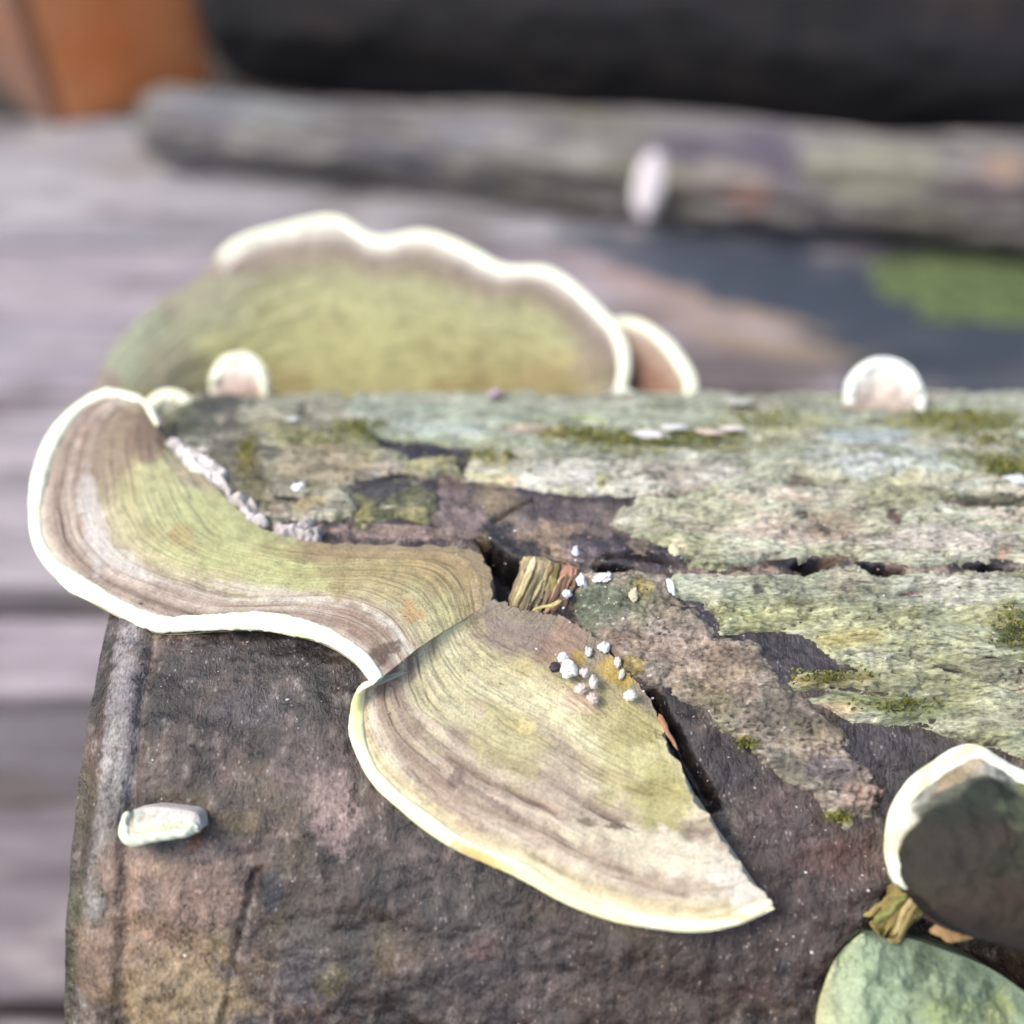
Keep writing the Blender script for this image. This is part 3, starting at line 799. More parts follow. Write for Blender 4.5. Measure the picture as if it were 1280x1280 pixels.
    if seam is not None:                        # grown onto the neighbouring shelf along its edge
        jt = np.linspace(0, 1, nt)
        sm = np.stack([np.interp(jt, np.linspace(0, 1, len(seam)), seam[:, k]) for k in range(3)], -1)
        G = G + (1 - sstep(0, 0.20, s))[..., None] * (sm - G[0])[None]
        X, Y = G[..., 0], G[..., 1]
    EDGE[label] = G[-1].copy()
    # colour: concentric zones of the cap
    zt = np.array([k[0] for k in zones])
    zc = np.array([alb(*k[1]) for k in zones])
    zt0, zc0 = zt, zc
    if margin:
        zt = np.concatenate([zt[zt < mfade], [mfade, (mfade + 1) / 2, 1.0]])
        zc = np.vstack([zc[:len(zt) - 3], zc[-1] * 0.6 + zc[-2] * 0.4, zc[-1] * 0.4 + alb(*mcol) * 0.55, alb(*mcol)])
    q = np.clip(tz + 0.012 * rings, 0, 1).ravel()
    col = np.stack([np.interp(q, zt, zc[:, k]) for k in range(3)], -1)
    if mspan[0] > 0:
        zc0 = np.vstack([zc0[:-2], zc0[-3], zc0[-3]])
        c0 = np.stack([np.interp(q, zt0, zc0[:, k]) for k in range(3)], -1)
        mk = (sstep(mspan[0] - 0.01, mspan[0] + 0.02, s) + 0 * t).reshape(-1, 1)
        col = c0 * (1 - mk) + col * mk
    col *= (1 + 0.13 * rings * env + 0.16 * fib * env + 0.22 * fbm(X * 170, Y * 170, 4, seed + 6) + fineamp * fine * env - 0.26 * groove * env).reshape(-1, 1)
    nzv = fbm(X * 150, Y * 150, 3, seed + 7).ravel()
    pm = lambda px, py: hit_plane(px, py, p0, n)[:2]
    paint(col, X.ravel(), Y.ravel(), blobs, pm, nzv)
    cap = mesh_obj('cap', G.reshape(-1, 3), grid_faces(ns, nt)[:, ::-1], M_CAP, root, (desat(col, 0.19) * tone).clip(0.01, 0.85))
    # pale underside
    nt2 = 60
    t2 = np.linspace(0, 1, nt2)[None, :]
    H = IP[:, None, :] * (1 - t2)[..., None] + RP[:, None, :] * t2[..., None]
    tc2 = np.clip(t2, 0, 1) + 0 * s
    H = H + n * (hump * np.sin(np.pi * tc2 ** 1.2) * 0.6 + curl * tc2 ** 3 + rim_wave * tc2 ** 2 * noise2(s * 9 + 0 * t2, 0 * s + 0 * t2 + 2.2, seed + 5) - thick * (1 - tc2 ** 2) - 0.0008)[..., None]
    pc = np.tile(alb(*pore), (ns * nt2, 1))
    mesh_obj('pore_surface', H.reshape(-1, 3), grid_faces(ns, nt2), M_PORE, root, pc)
    # side walls where the shelf ends
    for k, fl in ((0, False), (ns - 1, True)):
        if seam is not None and k == 0 or hide_end and k:
            continue
        a = G[k][np.linspace(0, nt - 1, 60).astype(int)]
        bq = H[k]
        Vw = np.stack([a, a * 0.5 + bq * 0.5 + [0.0, 0, 0], bq], 1)
        Fw = grid_faces(60, 3)
        cw = np.tile(alb(*pore), (180, 1))
        mesh_obj('cut_side', Vw.reshape(-1, 3), Fw if fl else Fw[:, ::-1], M_PORE, root, cw)
    # swollen white margin
    if margin:
        i0, i1 = int(mspan[0] * (ns - 1)), int(mspan[1] * (ns - 1))
        rim = G[i0:i1 + 1, -1]
        ins = G[i0:i1 + 1, -1] - G[i0:i1 + 1, -8]
        ins /= np.linalg.norm(ins, axis=1)[:, None]
        tan = np.gradient(rim, axis=0)
        tan /= np.linalg.norm(tan, axis=1)[:, None]
        out = ins - tan * (ins * tan).sum(1)[:, None]
        out /= np.linalg.norm(out, axis=1)[:, None]
        nn = np.cross(tan, out)
        nn *= np.sign(nn @ n + 1e-9)[:, None]
        m = len(rim)
        k = 28
        th = np.linspace(0, 2 * np.pi, k, endpoint=False)[None]
        sv = np.linspace(0, 1, m)[:, None]
        arc = np.concatenate([[0], np.cumsum(np.linalg.norm(np.diff(rim, axis=0), axis=1))])[:, None]
        ka = float(np.clip(arc[-1, 0] / 0.12, 0.15, 1))
        rr = margin * msize * (1 + ka * 0.46 * noise2(arc * 90, 0 * arc + .5, seed + 8) + ka * 0.10 * noise2(arc * 400, 0 * arc + .5, seed + 9))
        rr = rr * np.clip(np.minimum(sv, 1 - sv) * 22 + 0.25, 0, 1) ** 0.6
        rn = 1 + ka * 0.10 * fbm(arc * 260 + 0 * th, np.cos(th) * 2 + np.sin(th) + 5 + 0 * arc, 3, seed + 10) + ka * mfuzz * fbm(arc * 1100 + 0 * th, np.cos(th) * 3 + np.sin(th) * 2 + 5 + 0 * arc, 2, seed + 14) + ka * 0.12 * np.clip(-np.sin(th), 0, 1) * fbm(arc * 1500 + 0 * th, np.sin(th) * 2 + 0 * arc, 2, seed + 12)
        P = (rim - out * margin * 0.75)[:, None, :] + out[:, None, :] * (np.cos(th) * rr * rn)[..., None] + nn[:, None, :] * (np.sin(th) * rr * rn * mflat)[..., None]
        mc = np.tile(alb(*mcol), (m * k, 1)) * (1 + 0.14 * fbm(arc * 260 + 0 * th, np.cos(th) + 0 * arc, 3, seed + 11)).reshape(-1, 1)
        sw = (0.38 * sstep(0.12, 0.5, fbm(arc * 75 + 0 * th, np.cos(th) * 0.8 + 0 * arc, 4, seed + 17))).reshape(-1, 1)
        mc = mc * (1 - sw) + alb(228, 222, 160) * sw
        paint(mc, P[..., 0].ravel(), P[..., 1].ravel(), mblobs, pm, fbm(P[..., 0].ravel() * 200, P[..., 1].ravel() * 200, 3, seed + 13), 0.5)
        mesh_obj('margin', P.reshape(-1, 3), grid_faces(m, k, True), M_RIM, cap, mc.clip(0, 0.9))
    return root


# left shelf, reaching past the sawn end
PL = (hit_log(430, 690, R + 0.003), tilt_n(4, 6))
bracket('broad olive-brown bracket fungus with thick white rim, hanging past the log\'s left end', 'large bracket fungi',
        [(196, 528), (180, 500), (160, 491), (130, 488), (88, 512), (52, 568), (36, 640), (46, 692), (82, 732), (140, 765), (195, 788), (265, 786), (335, 786), (395, 800), (440, 826), (466, 856)],
        [(199, 534), (210, 552), (214, 566), (232, 578), (262, 602), (300, 640), (330, 662), (380, 676), (440, 680), (510, 682), (570, 684), (600, 694), (613, 716), (616, 752)],
        PL, [(0, (140, 124, 94)), (.15, (146, 128, 90)), (.32, (160, 152, 102)), (.5, (168, 162, 114)), (.60, (172, 164, 124)), (.66, (156, 142, 116)), (.70, (190, 184, 166)), (.75, (156, 138, 120)), (.79, (176, 162, 146)), (.84, (132, 114, 100)), (.89, (158, 142, 126)), (.93, (146, 128, 112)), (1, (190, 176, 156))],
        [(270, 640, 80, 60, 40, (160, 168, 108), .75), (340, 710, 90, 24, 10, (166, 170, 108), .75), (215, 610, 40, 50, 0, (168, 170, 120), .6), (250, 590, 40, 20, 20, (150, 134, 112), .7),
         (140, 560, 46, 60, 20, (134, 112, 96), .75), (180, 540, 24, 34, 0, (124, 100, 84), .7), (120, 650, 16, 60, -8, (186, 180, 176), .6), (160, 710, 40, 14, 30, (182, 178, 170), .6), (240, 745, 60, 12, 8, (150, 132, 118), .6),
         (230, 675, 16, 12, 0, (158, 130, 84), .6), (330, 740, 80, 8, 8, (188, 180, 164), .6), (470, 720, 80, 24, 0, (146, 126, 84), .6), (560, 700, 50, 16, 10, (150, 130, 84), .6), (515, 760, 16, 14, 0, (168, 124, 72), .6), (480, 815, 26, 10, -30, (84, 66, 56), .8), (450, 780, 40, 16, 30, (136, 112, 92), .6), (600, 730, 12, 30, 0, (168, 148, 108), .7), (400, 690, 50, 10, 0, (140, 120, 84), .5)],
        mfuzz=0.14, hide_end=True, tone=1.14, s_fade=(2, 3), fineamp=0.12, noise_zone=0.035, waves=0.00022, grooves=((.66, .008), (.76, .007), (.84, .006)), hump=0.0014, thick=0.006, margin=0.0017, mfade=0.91, seed=300, ns=560, nt=300, mblobs=[(300, 797, 150, 6, 0, (214, 220, 140), .5)])

# centre fan, fused to the left shelf
PC = (hit_log(640, 785, R + 0.003), tilt_n(20, 0))
JP = hit_plane(467, 853, *PL) - [0, 0, 0.0006]                 # where the two rims meet
DZ0 = float(np.dot(JP - PC[0], PC[1]) / PC[1][2])
bracket('fan-shaped cream and olive bracket fungus at centre, tapering to a pale point lower right', 'large bracket fungi',
        [(467, 850, DZ0), (446, 862, DZ0 * .6), (439, 890), (440, 925), (462, 975), (510, 1020), (570, 1062), (640, 1092), (700, 1126), (770, 1152), (860, 1165), (920, 1157), (968, 1136)],
        [(614, 768), (636, 765), (662, 765), (700, 770), (740, 792), (770, 824), (800, 858), (812, 872)],
        PC, [(0, (140, 126, 108)), (.12, (146, 134, 108)), (.22, (164, 152, 108)), (.32, (192, 184, 140)), (.42, (196, 190, 146)), (.49, (160, 146, 112)), (.55, (192, 182, 148)), (.60, (182, 168, 140)), (.635, (134, 116, 100)), (.68, (186, 172, 148)), (.725, (146, 126, 108)), (.77, (182, 166, 144)), (.82, (150, 130, 108)), (.87, (194, 180, 156)), (.93, (164, 142, 110)), (1, (204, 190, 140))],
        [(650, 790, 60, 24, 0, (134, 118, 110), .75), (700, 800, 30, 30, 0, (148, 116, 96), .6), (800, 960, 50, 90, -20, (168, 162, 96), .6), (830, 1000, 36, 40, -20, (160, 154, 80), .5), (790, 920, 40, 14, -10, (140, 130, 70), .5), (815, 985, 40, 10, -10, (138, 128, 70), .5), (760, 880, 40, 40, 0, (160, 150, 96), .6), (700, 960, 26, 70, -20, (158, 144, 124), .7),
         (560, 870, 40, 60, 30, (186, 182, 136), .7), (640, 930, 50, 40, 40, (170, 164, 106), .6), (655, 908, 16, 12, 0, (196, 180, 118), .8), (610, 830, 30, 20, 0, (172, 164, 116), .5), (880, 1090, 80, 36, 20, (204, 196, 174), .85), (800, 1060, 80, 26, 15, (200, 192, 160), .7), (920, 1110, 40, 22, 20, (210, 202, 186), .8),
         (770, 1036, 16, 5, 8, (84, 78, 62), .85), (735, 1030, 12, 5, 10, (104, 98, 78), .7), (570, 975, 10, 16, 40, (110, 92, 84), .7), (610, 1000, 46, 5, 32, (112, 94, 88), .6), (560, 1000, 60, 12, 38, (146, 124, 104), .6), (850, 1110, 60, 10, 6, (172, 150, 120), .6), (500, 900, 16, 60, -14, (156, 136, 116), .6), (480, 850, 14, 26, 20, (130, 106, 88), .7),
         (725, 870, 24, 18, 0, (196, 168, 148), .6), (760, 830, 14, 14, 0, (174, 148, 44), .8), (725, 815, 10, 12, 0, (168, 142, 60), .8), (785, 845, 16, 10, 0, (170, 142, 36), .8), (650, 830, 14, 12, 0, (182, 168, 112), .7)],
        hump=0.0010, thick=0.007, mfade=0.92, margin=0.0013, mcol=(246, 246, 206), mblobs=[(600, 1072, 40, 6, 25, (200, 160, 80), .75), (880, 1146, 60, 5, 4, (196, 132, 70), .7), (905, 1140, 16, 5, 0, (150, 90, 50), .8), (700, 1120, 80, 14, 25, (250, 250, 170), .6), (445, 900, 10, 30, 0, (232, 232, 140), .6)],
        seed=330, ns=560, nt=300, ring_f=22, waves=0.0004, seam=list(EDGE.values())[0], tone=1.10, fineamp=0.12, noise_zone=0.03, mfuzz=0.08, side_rag=0.0024, bow=0.0024, inner_r=0.0014, grooves=((.50, .007), (.60, .010), (.655, .008), (.73, .010), (.79, .007), (.86, .008)))

# far shelf behind the crest
PF = (np.array([0.0, 0.062, 0.172]), tilt_n(-0, 0))
PF = (np.array([0.0, 0.066, 0.170]), tilt_n(14, 0))
FAR_Z = [(0, (150, 130, 72)), (.25, (150, 142, 86)), (.45, (166, 164, 108)), (.62, (160, 160, 112)), (.74, (140, 128, 104)), (.84, (150, 136, 122)), (.92, (196, 184, 168)), (1, (220, 214, 196))]
bracket('wide scalloped olive bracket fungus behind the log crest', 'large bracket fungi',
        [(112, 500), (128, 455), (165, 405), (205, 372), (243, 350), (290, 302), (350, 280), (420, 270), (470, 294), (530, 288), (580, 306), (630, 330), (690, 336), (740, 372), (778, 416), (788, 460), (776, 506)],
        [(190, 500, 'far'), (260, 500, 'far'), (400, 500, 'far'), (500, 500, 'far'), (600, 500, 'far'), (720, 500, 'far')],
        PF, FAR_Z, [(180, 430, 50, 50, -30, (150, 158, 126), .9), (260, 380, 60, 30, -30, (150, 152, 116), .8), (200, 465, 26, 50, 20, (140, 126, 100), .6), (450, 430, 110, 40, 0, (172, 174, 108), .5), (700, 470, 50, 40, 0, (160, 142, 90), .6), (735, 440, 20, 40, -15, (146, 128, 116), .6), (235, 470, 30, 30, 0, (110, 112, 92), .6)],
        hump=0.003, thick=0.008, mfade=0.90, margin=0.0019, mspan=(.265, 1), seed=360, inner_r=0, mblobs=[(260, 335, 30, 16, -50, (232, 200, 130), .6)], waves=0.0007)
PF2 = (np.array([0.0, 0.066, 0.166]), tilt_n(14, 0))
bracket('small brown-centred bracket fungus tucked against the far shelf\'s right end', 'small bracket fungi',
        [(760, 400), (790, 398), (825, 414), (855, 446), (872, 480), (866, 512)], [(770, 500, 'far'), (800, 500, 'far'), (835, 500, 'far')],
        PF2, [(0, (126, 84, 62)), (.5, (150, 112, 88)), (.75, (176, 150, 126)), (1, (222, 212, 194))], hump=0.002, thick=0.005, margin=0.0021, seed=390, ns=200, nt=100)
# small young brackets on the crest
PB1 = (hit_log(300, 500, R), tilt_n(32, 0))
bracket('round button-like young bracket fungus with pinkish centre on the crest, left of middle', 'small bracket fungi',
        [(262, 500), (263, 470), (276, 448), (300, 440), (322, 448), (336, 472), (336, 500)], [(263, 502, 0), (285, 507, -.001), (300, 508, -.001), (315, 507, -.001), (335, 502, 0)],
        PB1, [(0, (176, 148, 134)), (.35, (196, 168, 152)), (.62, (222, 206, 190)), (1, (250, 250, 232))], hump=0.0012, thick=0.005, margin=0.0018, msize=.55, lumpy=.004, mfade=.72, seed=400, ns=200, nt=100)
PB2 = (hit_log(212, 512, R), tilt_n(50, 0))
bracket('small white crescent-shaped bracket fungus just behind the left shelf\'s upper corner', 'small bracket fungi',
        [(178, 520), (184, 500), (200, 488), (222, 487), (244, 498)], [(200, 524, -.001), (215, 520, -.001), (232, 510, -.001)],
        PB2, [(0, (160, 156, 130)), (.4, (214, 212, 190)), (1, (246, 248, 230))], hump=0.002, thick=0.004, margin=0.0019, mfade=.5, seed=410, ns=160, nt=80)
PB3 = (hit_log(1105, 516, R), tilt_n(32, 0))
bracket('lone rounded white young bracket fungus on the crest at far right', 'small bracket fungi',
        [(1054, 506), (1058, 474), (1080, 452), (1108, 446), (1138, 458), (1156, 490), (1152, 524)], [(1055, 508, 0), (1085, 521, -.001), (1108, 524, -.001), (1130, 526, -.001), (1152, 526, 0)],
        PB3, [(0, (180, 156, 138)), (.35, (200, 182, 166)), (.62, (224, 214, 200)), (1, (248, 248, 236))], hump=0.0012, thick=0.006, margin=0.0019, msize=.55, lumpy=.004, mfade=.72, seed=420, ns=200, nt=100, mcol=(232, 240, 232))

# lower right: dark crusted bracket with white rim, overhanging a green one
PR = (hit_log(1180, 1010, R + 0.006), tilt_n(30, 0))
bracket('dark dirt-crusted bracket fungus with broad white rim at lower right', 'large bracket fungi',
        [(1128, 1108), (1110, 1085), (1106, 1052), (1112, 1010), (1134, 976), (1164, 955), (1190, 938), (1216, 932), (1246, 948), (1290, 968), (1380, 985)],
        [(1150, 1120, .006), (1180, 1150, .008), (1230, 1175, .010), (1300, 1190, .011), (1400, 1180, .011)],
        PR, [(0, (40, 34, 28)), (.2, (72, 62, 50)), (.4, (70, 70, 56)), (.62, (62, 64, 56)), (.80, (66, 64, 52)), (.83, (246, 240, 210)), (.92, (252, 250, 226)), (1, (255, 255, 240))],
        [(1200, 1015, 70, 44, -10, (56, 66, 56), .85), (1180, 1075, 50, 40, 0, (60, 58, 50), .7), (1260, 1090, 40, 40, 0, (70, 72, 56), .6), (1225, 1060, 30, 12, -40, (104, 80, 66), .35), (1180, 1080, 50, 34, -20, (70, 62, 54), .6), (1275, 1030, 40, 36, 0, (112, 122, 86), .75), (1240, 1150, 50, 20, 0, (72, 56, 46), .6), (1275, 995, 16, 10, 0, (160, 170, 92), .8), (1200, 965, 40, 10, -35, (220, 190, 140), .7)],
        hump=0.005, thick=0.010, margin=0.0019, seed=430, ns=320, nt=200, lumpy=0.0026, big=0.0018, tone=0.62, mblobs=[(1150, 985, 14, 30, 40, (236, 214, 140), .6), (1200, 950, 30, 8, -30, (236, 206, 130), .6), (1110, 1060, 8, 20, 0, (232, 220, 150), .6)], waves=0.0004, inner_r=0.012, ragged=0.0, noise_zone=0.28, embed=0.006, pore=(66, 50, 44), ring_f=5)
PG = (hit_log(1150, 1240, R + 0.003), tilt_n(38, 0))
bracket('smooth pale green algae-coated bracket fungus in the lower right corner', 'large bracket fungi',
        [(1078, 1166), (1050, 1190), (1032, 1230), (1020, 1290), (1060, 1380), (1200, 1420), (1400, 1400)],
        [(1079, 1165), (1130, 1172), (1180, 1188), (1240, 1212), (1320, 1262), (1420, 1280)],
        PG, [(0, (120, 140, 112)), (.3, (138, 160, 126)), (.6, (150, 172, 134)), (.85, (164, 178, 132)), (1, (180, 178, 130))],
        [(1085, 1213, 9, 8, 0, (100, 120, 96), .8), (1150, 1230, 24, 60, 20, (128, 146, 108), .6), (1180, 1260, 30, 30, 20, (150, 170, 96), .6), (1250, 1260, 20, 30, 10, (160, 170, 96), .6), (1110, 1190, 12, 34, 30, (84, 104, 84), .6), (1150, 1200, 14, 40, 35, (70, 90, 72), .7), (1200, 1225, 14, 40, 35, (76, 96, 76), .65), (1225, 1240, 10, 30, 30, (70, 90, 66), .6), (1060, 1230, 20, 30, 0, (170, 188, 150), .5)],  # dark green streaks near the top edge are painted shadow
        hump=0.004, thick=0.008, margin=0.0, seed=450, ns=260, nt=160, waves=0.0001, big=0.0030, lumpy=0.0008, rim_wave=0.002, ragged=0.0, pore=(70, 80, 60))
# small shell on the dark flank
PS = (hit_log(205, 1035, R + 0.004), tilt_n(38, 0))
bracket('small pale shell-shaped fungus alone on the dark flank, lower left', 'small bracket fungi',
        [(250, 1040), (225, 1046), (195, 1052), (165, 1058), (150, 1046), (152, 1026), (166, 1014)], [(251, 1036, 0), (246, 1018, 0), (225, 1012, 0), (195, 1009, 0), (168, 1012, 0)],
        PS, [(0, (226, 214, 204)), (.3, (222, 222, 206)), (.6, (216, 224, 190)), (1, (236, 246, 222))], hump=0.0045, mfade=.6, thick=0.0015, margin=0.0013, lumpy=.006, ragged=0.0, seed=460, ns=160, nt=80, mcol=(226, 236, 214),
        blobs=[(185, 1022, 12, 5, 0, (206, 176, 158), .4), (205, 1034, 30, 5, -10, (196, 208, 140), .5)])


# ------------------------------------------------------------------ small white bits
def lump(name, px, py, rx, ry, colr, parent=None, rot=0, lift=0.0, surf=None, h=0.7, mat=None, seed=0, rough=0.17):
    """an irregular little lump resting on the log or on a shelf"""
    c = hit_log(px, py, R + lift) if surf is None else hit_plane(px, py, np.asarray(surf[0]) + [0, 0, lift], surf[1])
    dist = np.linalg.norm(c - CAM)
    m = dist / FPX
    nu, nv = 28, 18
    th = np.linspace(0, 2 * np.pi, nu, endpoint=False)
    ph = np.linspace(0.0, np.pi, nv)
    T, Pp = np.meshgrid(th, ph, indexing='ij')
    x, y, z = np.cos(T) * np.sin(Pp), np.sin(T) * np.sin(Pp), np.cos(Pp)
    r = 1 + rough * (noise2(x * 1.7 + seed * 3.1, y * 1.7 + z * 1.9, seed) + 0.5 * noise2(x * 4 + seed, y * 4 + z * 4, seed + 1))
    a = math.radians(rot)
    X, Y, Z = x * rx * m * r, y * ry * m * r * 1.15, z * min(rx, ry) * m * h * r
    X, Y = X * math.cos(a) + Y * math.sin(a), -X * math.sin(a) + Y * math.cos(a)
    nrm = (c - [c[0], 0, AX_Z]) if surf is None else np.asarray(surf[1])
    nrm = nrm / np.linalg.norm(nrm)
    ex = np.array([1.0, 0, 0])
    ex = ex - nrm * np.dot(ex, nrm)
    ex /= np.linalg.norm(ex)
    ey = np.cross(nrm, ex)
    P = c + ex * X[..., None] + ey * Y[..., None] + nrm * Z[..., None]
    P = np.swapaxes(P, 0, 1)
    cc = np.tile(alb(*colr), (nu * nv, 1))
    return mesh_obj(name, P.reshape(-1, 3), grid_faces(nv, nu, True), mat or M_GRAN, parent, cc)


WHT = (236, 238, 230)
gr = [  # px, py, rx, ry, rot, colour, on shelf
    (704, 822, 8, 7, 0, (222, 222, 224), PC), (731, 841, 7, 6, 30, (206, 196, 196), PC), (742, 853, 6, 9, 0, (212, 204, 196), PC), (726, 861, 8, 7, 0, (216, 200, 188), PC),
    (741, 873, 8, 8, 0, (206, 190, 178), PC), (736, 815, 5, 7, 0, (216, 214, 204), None), (755, 809, 9, 7, 20, WHT, None), (772, 828, 5, 7, 0, (214, 206, 196), None), (777, 843, 4, 7, 20, (212, 204, 192), None),
    (788, 869, 9, 7, 10, (232, 228, 216), PC), (709, 742, 7, 6, 0, (222, 230, 236), None), (727, 726, 7, 9, 0, (220, 228, 234), None)]
GL = {0: 'small white granule on the centre fan, just above the largest one', 6: 'oval white granule at the top right of the granule cluster', 9: 'cream granule at the rightmost end of the cluster, by the dark gap',
      10: 'bluish-white granule right of the splinters, lower of two', 11: 'bluish-white granule right of the splinters, upper of two'}
GN = {1: 'small greyish granule immediately lower right of the largest one', 2: 'upright oval off-white granule right of centre in the cluster', 3: 'rounded pinkish-white granule at the cluster\'s lower left', 4: 'lowest pinkish granule of the cluster', 5: 'small upright granule between the largest one and the top right oval',
      7: 'slim pale granule on the yellow spot, upper of two', 8: 'slim pale granule on the yellow spot, lower of two'}
for i, (px, py, rx, ry, rot, c, sf) in enumerate(gr):
    o = lump('white_granule', px, py, rx * .86, ry * .86, tuple(np.array(c) * .94), None, rot, 0.0020 if sf is None else 0.0015, sf, 0.8, None, 500 + i, 0.38)
    tag(o, GL.get(i) or GN[i], 'granule', 'white granules')
tag(lump('white_granule', 711, 836, 11, 10, (238, 240, 228), None, 0, 0.0015, PC, 0.8, None, 530, 0.3), 'largest and brightest white granule, beside the dark seed', 'granule', 'white granules')
tag(lump('dark_seed', 694, 834, 7, 6, (46, 38, 44), None, -30, 0.0016, PC, 0.8, None, 531), 'tiny dark seed touching the largest white granule', 'seed')
fl = [(752, 722, 14, 6, 20, WHT, 'elongated white flake lying over the dark slit above the granules'), 
      (720, 689, 5, 8, 0, (206, 204, 212), 'upright pale flake at the top of the bare strip, above the splinters'), 
      (839, 733, 5, 12, 10, (214, 220, 224), 'tall white fleck on the lower bark plate\'s left edge'), (792, 743, 6, 9, -10, (206, 194, 164), 'cream fleck beside the yellow moss spot'), (843, 687, 7, 9, 10, (222, 212, 176), 'cream flake hanging at the upper bark plate\'s lower left edge'),
      (373, 608, 9, 6, 30, (246, 248, 246), 'bright white fleck on the left bark plate'), (815, 543, 24, 9, -14, (226, 222, 220), 'larger white lump on the crest, left of the pair'), (842, 534, 18, 7, -6, (232, 230, 228), 'white lump behind the larger one on the crest'),
      (886, 540, 18, 7, -6, (222, 202, 186), 'pinkish-white lump on the mossy crest'), (914, 535, 16, 6, 0, (236, 226, 220), 'white lump right of the pinkish one on the crest'), (1272, 599, 14, 8, 0, (212, 220, 222), 'grey-white lump in moss at the right edge'),
      (780, 490, 14, 17, 0, (240, 244, 222), 'round white knob at the foot of the far shelf\'s right end'), (366, 524, 8, 4, 0, (226, 234, 232), 'white fleck beside the small knot hole'), (619, 492, 12, 13, 0, (188, 168, 186), 'blurred mauve lump on the crest before the far shelf'), (254, 562, 8, 5, 0, (206, 196, 190), 'pale fleck near the top of the white crust'),
      (925, 503, 16, 8, 0, (196, 196, 192), 'blurred pale lump on the crest, right of the far shelves'), (1255, 1175, 1, 1, 0, (0, 0, 0), None), (1190, 1165, 22, 10, -10, (170, 136, 92), 'tan chip in the dark hollow under the crusted bracket'), (482, 632, 1, 1, 0, WHT, None)]
for i, (px, py, rx, ry, rot, c, lb) in enumerate(fl):
    if lb:
        tag(lump('pale_fleck', px, py, rx * .9, ry * .9, tuple(np.array(c) * .95), None, -rot, 0.0026, None, 0.4, None, 560 + i, 0.45), lb, 'fleck', 'pale flecks on the log')
# mealy white crust along the seam between left shelf and bark
WPAL = [(214, 206, 202), (236, 230, 226), (206, 190, 180), (190, 178, 160), (160, 150, 146)]
tag(plate('white_crust', [(214, 566), (236, 564), (254, 584), (272, 590), (290, 598), (296, 612), (300, 626), (318, 640), (330, 655), (312, 660), (296, 650), (282, 632), (268, 612), (246, 602), (232, 584)], 0.0048, [], pal=WPAL, mat=M_GRAN, seed=180, lumps=0.0022, lump_f=420, rag=0.0016, parent=False),
    'mealy white crust along the seam between left shelf and bark', 'crust')
tag(plate('white_crust', [(336, 660), (350, 654), (372, 652), (392, 652), (412, 664), (404, 674), (380, 676), (352, 672)], 0.0046, [], pal=[(196, 186, 184), (222, 214, 212), (176, 164, 160), (160, 150, 140), (104, 98, 100)], mat=M_GRAN, seed=181, lumps=0.0022, lump_f=480, rag=0.0018, parent=False),
    'greyish powdery crust patch under the left bark plate\'s lower edge', 'crust')


# ------------------------------------------------------------------ ground, boards and things behind
def rough_box(name, x0, x1, y0, y1, z0, z1, mat, colfn, parent=None, n=(220, 60), bev=0.004, amp=0.0012, seed=700):
    """a board with worn, rounded edges: profile swept along x"""
    w, hgt = y1 - y0, z1 - z0
    prof = []
    cy, cz = (y0 + y1) / 2, (z0 + z1) / 2
    k = n[1]
    t = np.linspace(0, 2 * np.pi, k, endpoint=False)
    # superellipse section
    ex = 0.16
    py = cy + np.sign(np.cos(t)) * np.abs(np.cos(t)) ** ex * w / 2
    pz = cz + np.sign(np.sin(t)) * np.abs(np.sin(t)) ** ex * hgt / 2
    # spread points evenly over the outline
    pts = np.stack([py, pz], -1)
    L = np.concatenate([[0], np.cumsum(np.linalg.norm(np.diff(np.vstack([pts, pts[:1]]), axis=0), axis=1))])
    s = np.linspace(0, L[-1], k, endpoint=False)
    pc = np.vstack([pts, pts[:1]])
    py, pz = np.interp(s, L, pc[:, 0]), np.interp(s, L, pc[:, 1])
    xs = np.linspace(x0, x1, n[0])
    X = xs[:, None] + 0 * py[None]
    Y = py[None] + 0 * xs[:, None]
    Z = pz[None] + 0 * xs[:, None]
    d = amp * fbm(X * 9, (Y + Z) * 90, 4, seed)
    Y = Y + d * np.sign(Y - cy) * 0.5
    Z = Z + d * np.sign(Z - cz)
    V = np.stack([X, Y, Z], -1).reshape(-1, 3)
    F = grid_faces(len(xs), k, True)
    nb = len(V)
    caps = []
    V = np.vstack([V, [[x0, cy, cz], [x1, cy, cz]]])
    j = np.arange(k)
    caps.append(np.stack([np.full(k, nb), j, (j + 1) % k, (j + 1) % k], -1))
    e = (len(xs) - 1) * k
    F3 = np.vstack([np.stack([np.full(k, nb), (j + 1) % k, j], -1), np.stack([np.full(k, nb + 1), e + j, e + (j + 1) % k], -1)])
    col = colfn(V[:, 0], V[:, 1], V[:, 2]) * 0.80
    # quads split to triangles so that the caps can join them
    T = np.vstack([F[:, [0, 1, 2]], F[:, [0, 2, 3]], F3])
    return mesh_obj(name, V, T, mat, parent, col)


zmap = lambda px, py: hit_z(px, py, 0.0)[:2]


